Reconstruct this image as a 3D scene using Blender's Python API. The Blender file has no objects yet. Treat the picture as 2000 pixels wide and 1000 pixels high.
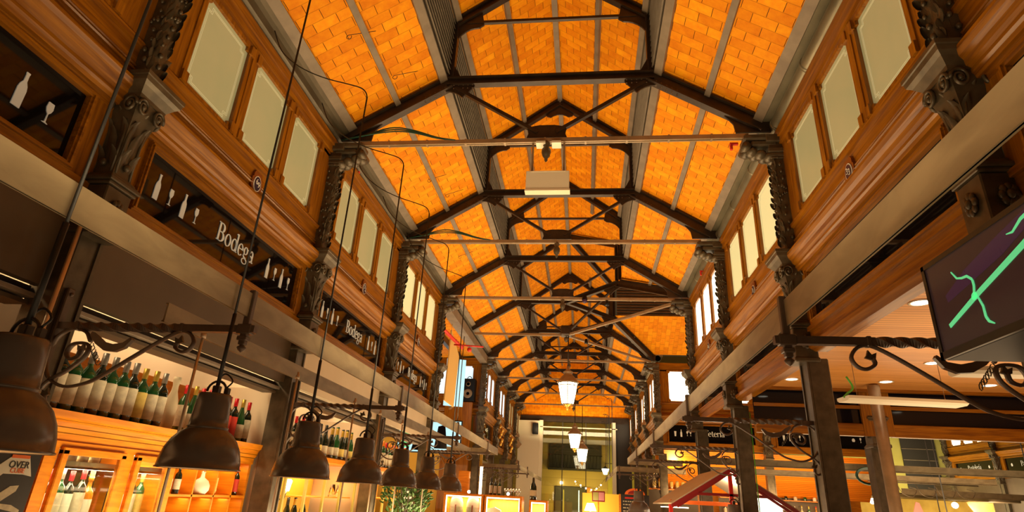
import bpy, math, random
from mathutils import Vector, Matrix
random.seed(7)
PI = math.pi
scn = bpy.context.scene
COL = scn.collection

# ---------------------------------------------------------------- camera
pitch, yaw, roll = math.radians(22.4432), math.radians(7.608), math.radians(3.118)
fw = Vector((-math.sin(yaw)*math.cos(pitch), math.cos(yaw)*math.cos(pitch), math.sin(pitch)))
rt = Vector((math.cos(yaw), math.sin(yaw), 0)); up = rt.cross(fw)
rt2 = rt*math.cos(roll)+up*math.sin(roll); up2 = up*math.cos(roll)-rt*math.sin(roll)
cd = bpy.data.cameras.new('camera'); cam = bpy.data.objects.new('camera', cd); COL.objects.link(cam)
cd.sensor_width = 36; cd.lens = 1146.7/2000*36; cd.clip_end = 200
m = Matrix((rt2, up2, -fw)).transposed().to_4x4(); m.translation = Vector((0.4906, 0, 1.6))
cam.matrix_world = m
scn.camera = cam
vs = scn.view_settings
vs.view_transform = 'Standard'; vs.look = 'None'; vs.gamma = 1.0; vs.exposure = 0.25; vs.use_curve_mapping = False

# ---------------------------------------------------------------- world and main lights
w = bpy.data.worlds.new('night'); scn.world = w; w.use_nodes = True
bg = w.node_tree.nodes['Background']; bg.inputs[0].default_value = (1.0, 0.60, 0.24, 1); bg.inputs[1].default_value = 0.045
def area(loc, rot, sx, sy, e, col=(1, .62, .28), spread=180):
    l = bpy.data.lights.new('lamp_or_fill', 'AREA'); l.shape = 'RECTANGLE'; l.size = sx; l.size_y = sy; l.energy = e; l.color = col  # shared by real lamps and added fill lights
    l.spread = math.radians(spread)
    o = bpy.data.objects.new('lamp_or_fill', l); COL.objects.link(o); o.location = loc; o.rotation_euler = rot
    return o
def point(loc, e, col=(1, .62, .28), d='up'):
    return area(loc, {'up': (PI, 0, 0), 'down': (0, 0, 0), 'back': (PI/2, 0, 0)}[d], .25, .25, e, col)
# unseen upward area lights added in mid-air to throw warm light on the vault
for y in (1.5, 5.2, 8.4, 11.6, 16, 21, 26):
    for s in (-1, 1):
        area((s*.9, y, 2.30), (PI, 0, 0), .5, 2.2, 26 if y < 4 else 37, (1, .74, .40), 150)
# added fill lights low in nave and aisles, warming ceilings, fascias and beams
area((0, 3.0, .9), (PI, 0, 0), 3.4, 8, 50, (1, .70, .38))      # added fill below the view, in place of floor and counter bounce
area((8.5, 12.5, .9), (PI, 0, 0), 5, 4, 130, (1, .72, .42))
area((0, 13.0, .9), (PI, 0, 0), 3.4, 10, 170, (1, .70, .38))
area((0, 25.0, .9), (PI, 0, 0), 3.4, 10, 190, (1, .70, .38))
for y in (1.6, 4.8, 8.0, 11.2):     # added downward fills, no fixture, to brighten the left stalls
    area((-3.45, y, 3.24), (0, 0, 0), .25, 2.4, 26, (1, .74, .42))
area((5.6, 5.5, 1.3), (PI, 0, 0), 3, 5, 110, (1, .68, .36))
area((6.0, 14.0, 1.3), (PI, 0, 0), 4, 4, 160, (1, .68, .36))
area((-5.2, 15.5, 1.2), (PI, 0, 0), 3, 4, 150, (1, .68, .36))

# ---------------------------------------------------------------- materials
MATS = {}
def mat(name, col, rough=.5, metal=0, emis=None, es=0, noise=None, spec=.5, coat=0, bump=0, trans=0, alpha=1, sheen=0):
    m = bpy.data.materials.new(name); m.use_nodes = True; MATS[name] = m
    nt = m.node_tree; b = nt.nodes['Principled BSDF']
    b.inputs['Base Color'].default_value = (*col, 1); b.inputs['Roughness'].default_value = rough
    b.inputs['Metallic'].default_value = metal; b.inputs['Specular IOR Level'].default_value = spec
    b.inputs['Coat Weight'].default_value = coat; b.inputs['Transmission Weight'].default_value = trans
    b.inputs['Alpha'].default_value = alpha
    if emis: b.inputs['Emission Color'].default_value = (*emis, 1); b.inputs['Emission Strength'].default_value = es
    if noise:   # (colour2, scale vector, detail, distortion)
        col2, sc, det, dist = noise
        tc = nt.nodes.new('ShaderNodeTexCoord'); mp = nt.nodes.new('ShaderNodeMapping'); mp.inputs['Scale'].default_value = sc
        nz = nt.nodes.new('ShaderNodeTexNoise'); nz.inputs['Scale'].default_value = 1; nz.inputs['Detail'].default_value = det
        nz.inputs['Distortion'].default_value = dist
        cr = nt.nodes.new('ShaderNodeValToRGB'); cr.color_ramp.elements[0].position = .33; cr.color_ramp.elements[1].position = .67
        cr.color_ramp.elements[0].color = (*col, 1); cr.color_ramp.elements[1].color = (*col2, 1)
        nt.links.new(tc.outputs['Object'], mp.inputs[0]); nt.links.new(mp.outputs[0], nz.inputs['Vector'])
        nt.links.new(nz.outputs[0], cr.inputs[0]); nt.links.new(cr.outputs[0], b.inputs['Base Color'])
        if bump:
            bp = nt.nodes.new('ShaderNodeBump'); bp.inputs['Strength'].default_value = bump; bp.inputs['Distance'].default_value = .01
            nt.links.new(nz.outputs[0], bp.inputs['Height']); nt.links.new(bp.outputs[0], b.inputs['Normal'])
    return m
WOODC = (.155, .046, .002); WOODC2 = (.32, .116, .003)
mat('wood_y', WOODC, .34, noise=(WOODC2, (34, 1.6, 34), 5, .8), spec=.34, coat=.06, bump=.15)
mat('wood_z', WOODC, .34, noise=(WOODC2, (26, 26, 1.6), 6, 1.2), spec=.38, coat=.06, bump=.15)
mat('wood_x', WOODC, .34, noise=(WOODC2, (1.6, 26, 26), 6, 1.2), spec=.38, coat=.06, bump=.15)
mat('wood_orange', (.60, .17, .004), .38, noise=((.80, .27, .010), (3, 3, 26), 5, 1), spec=.35)
mat('bracket_iron', (.085, .055, .038), .42, .25, noise=((.12, .08, .055), (9, 9, 9), 4, 0))
mat('wood_slat', (.60, .27, .09), .45, noise=((.70, .34, .12), (.8, 40, 40), 5, 1))
mat('iron', (.062, .044, .024), .40, .3, noise=((.115, .086, .050), (9, 9, 9), 5, 0), bump=.1)
mat('truss_iron', (.026, .015, .009), .42, .3, noise=((.045, .027, .016), (6, 6, 6), 5, 0))
mat('tie_steel', (.34, .23, .13), .4, .3, noise=((.26, .18, .10), (8, 8, 8), 4, 0))
mat('grey_steel', (.22, .165, .095), .45, .2, noise=((.33, .255, .15), (5, 3, 9), 6, .6), bump=.05)
mat('grey_strip', (.17, .125, .085), .6, .1, noise=((.23, .175, .12), (5, 5, 5), 5, 0))
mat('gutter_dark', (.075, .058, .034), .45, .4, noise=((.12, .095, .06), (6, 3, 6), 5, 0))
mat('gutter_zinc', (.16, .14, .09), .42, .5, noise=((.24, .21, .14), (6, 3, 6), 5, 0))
mat('louver', (.12, .09, .06), .6, .1, noise=((.17, .13, .09), (5, 5, 5), 5, 0))
mat('rivet', (.16, .10, .06), .35, .6)
mat('black_glass', (.004, .003, .003), .03, spec=.24)
mat('dark_glass', (.006, .005, .008), .06, spec=.2)
mat('letter', (.52, .50, .42), .6, emis=(.6, .58, .48), es=.10)
mat('pane_near', (.28, .29, .16), .35, emis=(.58, .54, .24), es=.19, noise=((.36, .33, .19), (1.2, 1.2, .8), 3, .5))
mat('pane_mid', (.4, .4, .22), .35, emis=(.9, .76, .34), es=.55, noise=((.4, .4, .25), (1.2, 1.2, .8), 3, .5))
mat('etch', (.50, .48, .32), .5, emis=(.7, .62, .32), es=.28)
mat('pane_bright', (.7, .7, .6), .35, emis=(1, .93, .68), es=1.9)
mat('pane_blue', (.5, .6, .65), .35, emis=(.62, .86, .95), es=.95)
mat('cream', (.62, .50, .34), .6, noise=((.66, .54, .38), (2, 2, 2), 3, 0))
mat('white_paint', (.75, .68, .52), .5)
mat('brown_panel', (.075, .046, .022), .5, noise=((.095, .06, .03), (3, 3, 3), 4, 0))
mat('lamp_brown', (.115, .085, .068), .27, .25, spec=.6)
mat('lamp_inner', (.75, .55, .35), .5)
mat('chrome', (.60, .48, .36), .28, .55)
mat('cable', (.012, .010, .009), .5)
mat('cable_green', (.01, .07, .045), .45)
mat('cable_lime', (.10, .45, .04), .45)
mat('red_paint', (.62, .02, .01), .4)
mat('red_dark', (.28, .012, .012), .4)
mat('white_hot', (1, 1, 1), .5, emis=(1, .90, .70), es=7)
mat('bulb_soft', (1, 1, 1), .5, emis=(1, .80, .42), es=5)
mat('lamp_glass', (1, 1, 1), .4, emis=(1, .82, .50), es=9)
mat('strip_light', (1, 1, 1), .5, emis=(1, .86, .62), es=5)
mat('concrete', (.42, .36, .25), .7, noise=((.5, .43, .31), (6, 6, 6), 5, 0))
mat('glass', (.9, .95, .9), .02, trans=1, spec=.5)
mat('bottle_dark', (.006, .012, .006), .06, spec=.7, coat=.5)
mat('bottle_green', (.010, .07, .018), .07, spec=.7, coat=.5)
mat('bottle_clear', (.35, .30, .18), .08, spec=.7)
mat('bottle_amber', (.45, .16, .01), .08, spec=.7)
mat('label_cream', (.62, .55, .38), .6, noise=((.48, .42, .30), (30, 30, 30), 4, 0))
mat('label_yellow', (.65, .50, .13), .6, noise=((.55, .40, .10), (30, 30, 30), 4, 0))
mat('label_white', (.72, .70, .58), .6)
mat('label_red', (.55, .04, .02), .6)
mat('foil_grey', (.30, .27, .23), .35, .6)
mat('foil_red', (.55, .01, .015), .35, .2)
mat('foil_gold', (.55, .36, .06), .35, .6)
mat('foil_black', (.02, .018, .016), .35, .2)
mat('foil_orange', (.75, .20, .01), .35, .2)
mat('tissue', (.52, .42, .27), .8)
mat('poster_black', (.018, .014, .012), .5)
mat('orange_paint', (.85, .16, .015), .5)
mat('screen', (.020, .012, .012), .3, emis=(.10, .045, .04), es=.16)
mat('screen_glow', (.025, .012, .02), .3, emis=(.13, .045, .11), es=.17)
mat('screen_green', (.1, .5, .2), .3, emis=(.12, .72, .28), es=.60)
mat('tv_black', (.004, .004, .005), .4, spec=.25)
mat('tv_bezel', (.03, .022, .016), .3)
mat('blue_screen', (.1, .3, .35), .3, emis=(.50, .80, .86), es=.9)
mat('floor_tile', (.22, .16, .10), .3, noise=((.28, .2, .13), (3, 3, 3), 4, 0))
mat('stone', (.42, .27, .06), .85, noise=((.55, .37, .10), (2.5, 2.5, 2.5), 5, 0))
mat('stone_green', (.42, .36, .08), .85, noise=((.48, .42, .12), (1.5, 1.5, 1.5), 4, 0))
mat('shutter', (.03, .024, .02), .6)
mat('warm_wall', (.80, .50, .07), .6)
mat('leaf', (.03, .10, .02), .5, noise=((.10, .2, .04), (20, 20, 20), 3, 0))
mat('gold', (.6, .33, .06), .35, .8)
mat('plate_blue', (.012, .014, .05), .25)
mat('plate_white', (.75, .74, .68), .35)
mat('badge_wood', (.17, .04, .006), .35, coat=.3)
mat('yellow_board', (.72, .46, .14), .6)
mat('pink_paper', (.75, .30, .28), .6)

def brick_mat(name, c1, c2, mortar):
    m = bpy.data.materials.new(name); m.use_nodes = True; MATS[name] = m
    nt = m.node_tree; b = nt.nodes['Principled BSDF']; b.inputs['Roughness'].default_value = .7; b.inputs['Specular IOR Level'].default_value = .12
    tc = nt.nodes.new('ShaderNodeTexCoord'); br = nt.nodes.new('ShaderNodeTexBrick')
    br.inputs['Scale'].default_value = 1; br.inputs['Brick Width'].default_value = .285; br.inputs['Row Height'].default_value = .138
    br.inputs['Mortar Size'].default_value = .0042; br.inputs['Mortar Smooth'].default_value = .4; br.inputs['Bias'].default_value = -.1
    br.inputs['Color1'].default_value = (*c1, 1); br.inputs['Color2'].default_value = (*c2, 1); br.inputs['Mortar'].default_value = (*mortar, 1)
    nt.links.new(tc.outputs['UV'], br.inputs['Vector'])
    nz = nt.nodes.new('ShaderNodeTexNoise'); nz.inputs['Scale'].default_value = 7; nz.inputs['Detail'].default_value = 6; nz.inputs['Roughness'].default_value = .65
    nt.links.new(tc.outputs['UV'], nz.inputs['Vector'])
    mx = nt.nodes.new('ShaderNodeMix'); mx.data_type = 'RGBA'; mx.blend_type = 'OVERLAY'; mx.inputs['Factor'].default_value = .6
    nt.links.new(br.outputs['Color'], mx.inputs['A']); nt.links.new(nz.outputs[0], mx.inputs['B'])
    nt.links.new(mx.outputs['Result'], b.inputs['Base Color'])
    # dark open head joints: the mortar factor away from the bed joints
    sx = nt.nodes.new('ShaderNodeSeparateXYZ'); nt.links.new(tc.outputs['UV'], sx.inputs[0])
    def mth(op, a, v):
        n = nt.nodes.new('ShaderNodeMath'); n.operation = op; nt.links.new(a, n.inputs[0])
        if isinstance(v, float): n.inputs[1].default_value = v
        else: nt.links.new(v, n.inputs[1])
        return n.outputs[0]
    fr = mth('FRACT', mth('DIVIDE', sx.outputs['Y'], .138), 0.0)
    inside = mth('LESS_THAN', mth('ABSOLUTE', mth('SUBTRACT', fr, .5), 0.0), .44)
    hj = mth('MULTIPLY', mth('MULTIPLY', br.outputs['Fac'], inside), .92)
    m2 = nt.nodes.new('ShaderNodeMix'); m2.data_type = 'RGBA'; nt.links.new(hj, m2.inputs['Factor'])
    nt.links.new(mx.outputs['Result'], m2.inputs['A']); m2.inputs['B'].default_value = (.035, .012, .004, 1)
    nt.links.new(m2.outputs['Result'], b.inputs['Base Color'])
    bp = nt.nodes.new('ShaderNodeBump'); bp.inputs['Strength'].default_value = .5; bp.inputs['Distance'].default_value = .01; bp.invert = True
    nt.links.new(br.outputs['Fac'], bp.inputs['Height']); nt.links.new(bp.outputs[0], b.inputs['Normal'])
brick_mat('brick', (.68, .21, .003), (.86, .325, .006), (.52, .16, .003))
def slat_mat(name, c1, c2, w_):
    m = bpy.data.materials.new(name); m.use_nodes = True; MATS[name] = m
    nt = m.node_tree; b = nt.nodes['Principled BSDF']; b.inputs['Roughness'].default_value = .45
    tc = nt.nodes.new('ShaderNodeTexCoord'); br = nt.nodes.new('ShaderNodeTexBrick')
    br.inputs['Scale'].default_value = 1; br.inputs['Brick Width'].default_value = 40; br.inputs['Row Height'].default_value = w_
    br.inputs['Mortar Size'].default_value = .006; br.inputs['Mortar Smooth'].default_value = .3
    br.inputs['Color1'].default_value = (*c1, 1); br.inputs['Color2'].default_value = (*c2, 1); br.inputs['Mortar'].default_value = (c1[0]*.45, c1[1]*.4, c1[2]*.3, 1)
    nt.links.new(tc.outputs['UV'], br.inputs['Vector']); nt.links.new(br.outputs['Color'], b.inputs['Base Color'])
slat_mat('ceiling_slats', (.62, .27, .06), (.72, .34, .09), .07)
slat_mat('orange_slats', (.80, .22, .01), (.90, .28, .015), .07)
slat_mat('stone_blocks', (.34, .23, .06), (.46, .32, .09), .5)

# ---------------------------------------------------------------- geometry helpers
class MB:
    """collects shapes for ONE mesh object"""
    def __init__(s): s.v = []; s.f = []; s.sm = []; s.uv = {}
    def add(s, vs_, fs, smooth=False, M=None):
        n = len(s.v)
        s.v += [tuple(M @ Vector(p)) if M else tuple(p) for p in vs_]
        s.f += [tuple(i+n for i in f) for f in fs]; s.sm += [smooth]*len(fs)
        return s
    def box(s, x0, x1, y0, y1, z0, z1, M=None):
        return s.add([(x0,y0,z0),(x1,y0,z0),(x1,y1,z0),(x0,y1,z0),(x0,y0,z1),(x1,y0,z1),(x1,y1,z1),(x0,y1,z1)],
              [(0,3,2,1),(4,5,6,7),(0,1,5,4),(1,2,6,5),(2,3,7,6),(3,0,4,7)], False, M)
    def cbox(s, x0, x1, y0, y1, z0, z1, c=.01, M=None):
        """box with bevelled vertical section (octagonal in z-rings) - chamfers on every edge"""
        if min(x1-x0, y1-y0, z1-z0) < 2.2*c: return s.box(x0,x1,y0,y1,z0,z1,M)
        P = [(x0+c,y0),(x1-c,y0),(x1,y0+c),(x1,y1-c),(x1-c,y1),(x0+c,y1),(x0,y1-c),(x0,y0+c)]
        I = [(x0+c,y0+c),(x1-c,y0+c),(x1-c,y0+c),(x1-c,y1-c),(x1-c,y1-c),(x0+c,y1-c),(x0+c,y1-c),(x0+c,y0+c)]
        vv = [(a,b,z0) for a,b in I]+[(a,b,z0+c) for a,b in P]+[(a,b,z1-c) for a,b in P]+[(a,b,z1) for a,b in I]
        ff = [tuple(range(7,-1,-1)), tuple(range(24,32))]
        for r in range(3):
            for i in range(8):
                j = (i+1) % 8; ff.append((r*8+i, r*8+j, r*8+8+j, r*8+8+i))
        return s.add(vv, ff, False, M)
    def prism(s, poly, a0, a1, axis='y', M=None):
        """poly in the other two axes (x,z for y ; y,z for x ; x,y for z)"""
        n = len(poly)
        def P(p, a): return {'y': (p[0], a, p[1]), 'x': (a, p[0], p[1]), 'z': (p[0], p[1], a)}[axis]
        vv = [P(p, a0) for p in poly]+[P(p, a1) for p in poly]
        ff = [tuple(range(n)), tuple(range(2*n-1, n-1, -1))]+[(i, n+i, n+(i+1) % n, (i+1) % n) for i in range(n)]
        return s.add(vv, ff, False, M)
    def lathe(s, prof, n=20, c=(0,0,0), M=None, a0=0, a1=2*PI):
        full = abs(a1-a0-2*PI) < 1e-6; k = n if full else n+1
        vv = []; ff = []
        for r, z in prof:
            for i in range(k):
                a = a0+(a1-a0)*i/n; vv.append((c[0]+r*math.cos(a), c[1]+r*math.sin(a), c[2]+z))
        for j in range(len(prof)-1):
            for i in range(n):
                i2 = (i+1) % k; ff.append((j*k+i, j*k+i2, (j+1)*k+i2, (j+1)*k+i))
        return s.add(vv, ff, True, M)
    def tube(s, pts, r=.01, n=6, r2=None, ref=(0,1,0), cap=True, M=None, taper=None, twist=None):
        """swept elliptical/rect section: r along ref, r2 across"""
        pts = [Vector(p) for p in pts]; r2 = r2 if r2 else r; ref = Vector(ref).normalized(); vv = []; ff = []
        N = len(pts)
        for i, p in enumerate(pts):
            d = (pts[min(i+1, N-1)]-pts[max(i-1, 0)]).normalized()
            u = ref-d*ref.dot(d)
            if u.length < 1e-3: u = Vector((1,0,0))-d*d.x
            if u.length < 1e-3: u = Vector((0,1,0))-d*d.y
            u.normalize(); v = d.cross(u)
            k = taper(i/(N-1)) if taper else 1; t0 = twist(i/(N-1)) if twist else 0
            for j in range(n):
                a = 2*PI*(j+.5)/n+t0; q = 1 if n > 4 else 1.414
                vv.append(p+u*(math.cos(a)*r*k*q)+v*(math.sin(a)*r2*k*q))
        for i in range(N-1):
            for j in range(n):
                j2 = (j+1) % n; ff.append((i*n+j, i*n+j2, (i+1)*n+j2, (i+1)*n+j))
        if cap: ff.append(tuple(range(n-1, -1, -1))); ff.append(tuple((N-1)*n+j for j in range(n)))
        return s.add(vv, ff, n > 4, M)
    def bar(s, p, q, wy, wz, M=None):
        """rectangular bar from p to q; wy half width along y, wz half depth across"""
        return s.tube([p, q], wy, 4, wz, M=M)
    def ball(s, c, r, n=8, sc=(1,1,1), M=None):
        vv = []; ff = []; h = max(4, n//2+1)
        for j in range(h+1):
            t = PI*j/h
            for i in range(n):
                a = 2*PI*i/n
                vv.append((c[0]+sc[0]*r*math.sin(t)*math.cos(a), c[1]+sc[1]*r*math.sin(t)*math.sin(a), c[2]+sc[2]*r*math.cos(t)))
        for j in range(h):
            for i in range(n): ff.append((j*n+i, (j+1)*n+i, (j+1)*n+(i+1) % n, j*n+(i+1) % n))
        return s.add(vv, ff, True, M)
    def quad(s, a, b, c, d, uv=None):
        i = len(s.f); s.add([a,b,c,d], [(0,1,2,3)])
        if uv: s.uv[i] = uv
        return s
    def mesh(s, name, mt):
        me = bpy.data.meshes.new(name); me.from_pydata(s.v, [], s.f); me.polygons.foreach_set('use_smooth', s.sm)
        if s.uv:
            ul = me.uv_layers.new(name='UVMap')
            for fi, uvs in s.uv.items():
                for li, t in zip(me.polygons[fi].loop_indices, uvs): ul.data[li].uv = t
        me.materials.append(MATS[mt]); me.update()
        return me
    def build(s, name, mt, parent=None, label=None):
        o = bpy.data.objects.new(name, s.mesh(name, mt)); COL.objects.link(o)
        if parent: o.parent = parent
        if label: o['label'] = label
        return o
def tag(o, label=None, cat=None, group=None, kind=None):
    if label: o['label'] = label
    if cat: o['category'] = cat
    if group: o['group'] = group
    elif 'group' in o and group == '': del o['group']
    if kind: o['kind'] = kind
    return o
def empty(name, loc=(0,0,0), rz=0, label=None, cat=None, group=None, kind=None):
    o = bpy.data.objects.new(name, None); COL.objects.link(o); o.location = loc; o.rotation_euler = (0,0,rz); o.empty_display_size = .1
    return tag(o, label, cat, group, kind)
KIDS = {}
def copy_tree(o, parent=None):
    c = o.copy(); COL.objects.link(c); c.parent = parent
    for ch in [x for x in bpy.data.objects if x.parent == o]: copy_tree(ch, c)
    return c
def place(proto, loc, rz=0, label=None, first=[None]):
    """the first placement uses the thing itself, the next ones copies"""
    if not proto.get('_used'): proto['_used'] = 1; o = proto
    else: o = copy_tree(proto)
    o.location = loc; o.rotation_euler = (0,0,rz)
    if label: o['label'] = label
    return o
def arc(cx, cz, r, a0, a1, n=10, y=0, rz=None):
    rz = rz or r
    return [(cx+r*math.cos(math.radians(a0+(a1-a0)*i/n)), y, cz+rz*math.sin(math.radians(a0+(a1-a0)*i/n))) for i in range(n+1)]
def smooth(pts, k=4):
    """Catmull-Rom through the points"""
    P = [Vector(p) for p in pts]; P = [P[0]*2-P[1]]+P+[P[-1]*2-P[-2]]; out = []
    for i in range(1, len(P)-2):
        for j in range(k):
            t = j/k; a, b, c, d = P[i-1:i+3]
            out.append(.5*((2*b)+(c-a)*t+(2*a-5*b+4*c-d)*t*t+(-a+3*b-3*c+d)*t**3))
    out.append(P[-2]); return out
NTH = ['first','second','third','fourth','fifth','sixth','seventh','eighth','ninth','tenth','eleventh','twelfth','thirteenth','fourteenth','fifteenth','sixteenth','seventeenth','eighteenth','nineteenth','twentieth']
Y = lambda k: 3.23+3.2*k
WX = 2.85     # plane of the timber walls
CX = 2.78     # column axis
# ================================================================ SETTING
o = MB().box(-14, 26, -3, 44, -.2, 0).build('floor', 'floor_tile'); tag(o, kind='structure')

# ---- brick vault: quads with metric uv (u along the slope, v along the hall)
def roof_quad(mb, pts, e0, e1):
    """pts 3D; uv from two unit directions measured from world origin"""
    e0 = Vector(e0).normalized(); e1 = Vector(e1).normalized()
    mb.quad(*pts, uv=[(Vector(p).dot(e0), Vector(p).dot(e1)) for p in pts]) if len(pts) == 4 else None
LOW = [(2.72, 6.16), (1.43, 6.98)]; UPR = [(1.40, 8.00), (0, 9.03)]
YA, YB, YC, YD = -1.2, Y(3), Y(5), 32.0; YM = Y(4)
dlow = (1.29, 0, -.82); dup = (1.40, 0, -1.03)
ce = MB()
def rq(p, s, d): # mirrored in x by s
    ce_pts = [(s*a, b, c) for a, b, c in p]; roof_quad(ce, ce_pts, (s*d[0], 0, d[2]), (0, 1, 0))
for s in (-1, 1):
    for y0, y1 in ((YA, YB), (YC, YD)):
        rq([(LOW[0][0], y0, LOW[0][1]), (LOW[0][0], y1, LOW[0][1]), (LOW[1][0], y1, LOW[1][1]), (LOW[1][0], y0, LOW[1][1])], s, dlow)
        rq([(UPR[0][0], y0, UPR[0][1]), (UPR[0][0], y1, UPR[0][1]), (0, y1, UPR[1][1]), (0, y0, UPR[1][1])], s, dup)
# left side of the crossing keeps the plain slopes
rq([(LOW[0][0], YB, LOW[0][1]), (LOW[0][0], YC, LOW[0][1]), (LOW[1][0], YC, LOW[1][1]), (LOW[1][0], YB, LOW[1][1])], -1, dlow)
rq([(UPR[0][0], YB, UPR[0][1]), (UPR[0][0], YC, UPR[0][1]), (0, YC, UPR[1][1]), (0, YB, UPR[1][1])], -1, dup)
# right side: valleys towards the side hall
HW = 3.2; KY = 1.62; XR = 12.0
for t in (-1, 1):
    yv = YM+t*HW; yk = YM+t*KY
    rq([(LOW[0][0], yv, LOW[0][1]), (LOW[0][0], yv, LOW[0][1]), (LOW[1][0], yk, LOW[1][1]), (LOW[1][0], yv, LOW[1][1])], 1, dlow)
    rq([(UPR[0][0], yv, UPR[0][1]), (UPR[0][0], yk, UPR[0][1]), (0, YM, UPR[1][1]), (0, yv, UPR[1][1])], 1, dup)
    # slopes of the side hall itself
    e = (0, t, -.6)
    for P in ([(LOW[0][0], yv, LOW[0][1]), (XR, yv, LOW[0][1]), (XR, yk, LOW[1][1]), (LOW[1][0], yk, LOW[1][1])],
              [(UPR[0][0], yk, UPR[0][1]), (XR, yk, UPR[0][1]), (XR, YM, UPR[1][1]), (0, YM, UPR[1][1])]):
        roof_quad(ce, P, e, (1, 0, 0))
tag(ce.build('ceiling', 'brick'), kind='structure')
# weathering skin above the bricks keeps daylight out
sk = MB()
for s in (-1, 1):
    for a, b in ((LOW[0], LOW[1]), (UPR[0], UPR[1])):
        for y0, y1 in ((YA, YB), (YC, YD)):
            sk.quad((s*(a[0]+.05), y0, a[1]+.06), (s*(a[0]+.05), y1, a[1]+.06), (s*b[0], y1, b[1]+.08), (s*b[0], y0, b[1]+.08))
tag(sk.build('ceiling', 'louver'), kind='structure')

# ---- clerestory louvre bands
lv = MB()
def louver(mb, x, y0, y1, s):
    n = 11
    for i in range(n):
        z = 7.00+i*.092
        mb.prism([(s*(x+.00), z), (s*(x+.07), z+.085), (s*(x+.09), z+.085), (s*(x+.02), z)], y0, y1, 'y')
    mb.box(min(s*(x+.1), s*(x+.13)), max(s*(x+.1), s*(x+.13)), y0, y1, 6.98, 8.02)
for s in (-1, 1): louver(lv, 1.37, YA, YB if s > 0 else YD, s)
louver(lv, 1.37, YC, YD, 1)
tag(lv.build('trim_1', 'louver'), kind='structure')
lv2 = MB()
for t in (-1, 1):
    for i in range(11):
        z = 7.00+i*.092; yk = YM+t*KY
        lv2.prism([(yk, z), (yk+t*.07, z+.085), (yk+t*.09, z+.085), (yk+t*.02, z)], 1.5, XR, 'x')
    lv2.box(1.5, XR, yk+t*.11-.01, yk+t*.11+.01, 6.98, 8.02)
tag(lv2.build('trim_2', 'louver'), kind='structure')

# ---- purlin strips under the bricks
def strip(mb, x, z, y0, y1, w=.05, h=.045, s=1, a=0):
    M = Matrix.Translation((s*x, 0, z)) @ Matrix.Rotation(s*a, 4, 'Y')
    mb.box(-w, w, y0, y1, -h, .012, M)
al = math.atan2(.82, 1.29); au = math.atan2(1.03, 1.40)
st = MB()
for s in (-1, 1):
    segs = [(YA, YD)] if s < 0 else [(YA, YB), (YC, YD)]
    for y0, y1 in segs:
        strip(st, 2.66, 6.16, y0, y1, .06, .05, s, al)
        strip(st, 1.47, 6.93, y0, y1, .055, .05, s, al)
        strip(st, 1.34, 8.00, y0, y1, .045, .05, s, au)
    for y0, y1 in ([(YA, YD)] if s < 0 else [(YA, YB+.8), (YC-.8, YD)]):
        strip(st, 2.07, 6.55, y0, y1, .038, .04, s, al)
        strip(st, .70, 8.49, y0, y1, .036, .05, s, au)
strip(st, 0, 9.00, YA, YD, .045, .05)
tag(st.build('trim_3', 'grey_strip'), kind='structure')

# ---- eaves gutters
g = MB()
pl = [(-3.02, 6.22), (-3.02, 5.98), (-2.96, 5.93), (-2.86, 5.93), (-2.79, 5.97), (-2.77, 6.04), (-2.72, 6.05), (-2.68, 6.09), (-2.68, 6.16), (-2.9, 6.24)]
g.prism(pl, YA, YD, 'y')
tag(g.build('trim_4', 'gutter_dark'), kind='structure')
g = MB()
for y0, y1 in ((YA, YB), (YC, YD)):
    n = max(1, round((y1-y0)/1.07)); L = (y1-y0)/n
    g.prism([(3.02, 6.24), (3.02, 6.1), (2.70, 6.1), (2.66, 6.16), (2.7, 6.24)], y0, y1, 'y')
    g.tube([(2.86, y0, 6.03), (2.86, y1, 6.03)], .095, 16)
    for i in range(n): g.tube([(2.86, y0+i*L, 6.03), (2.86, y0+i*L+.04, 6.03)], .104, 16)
tag(g.build('trim_5', 'gutter_zinc'), kind='structure')

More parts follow.
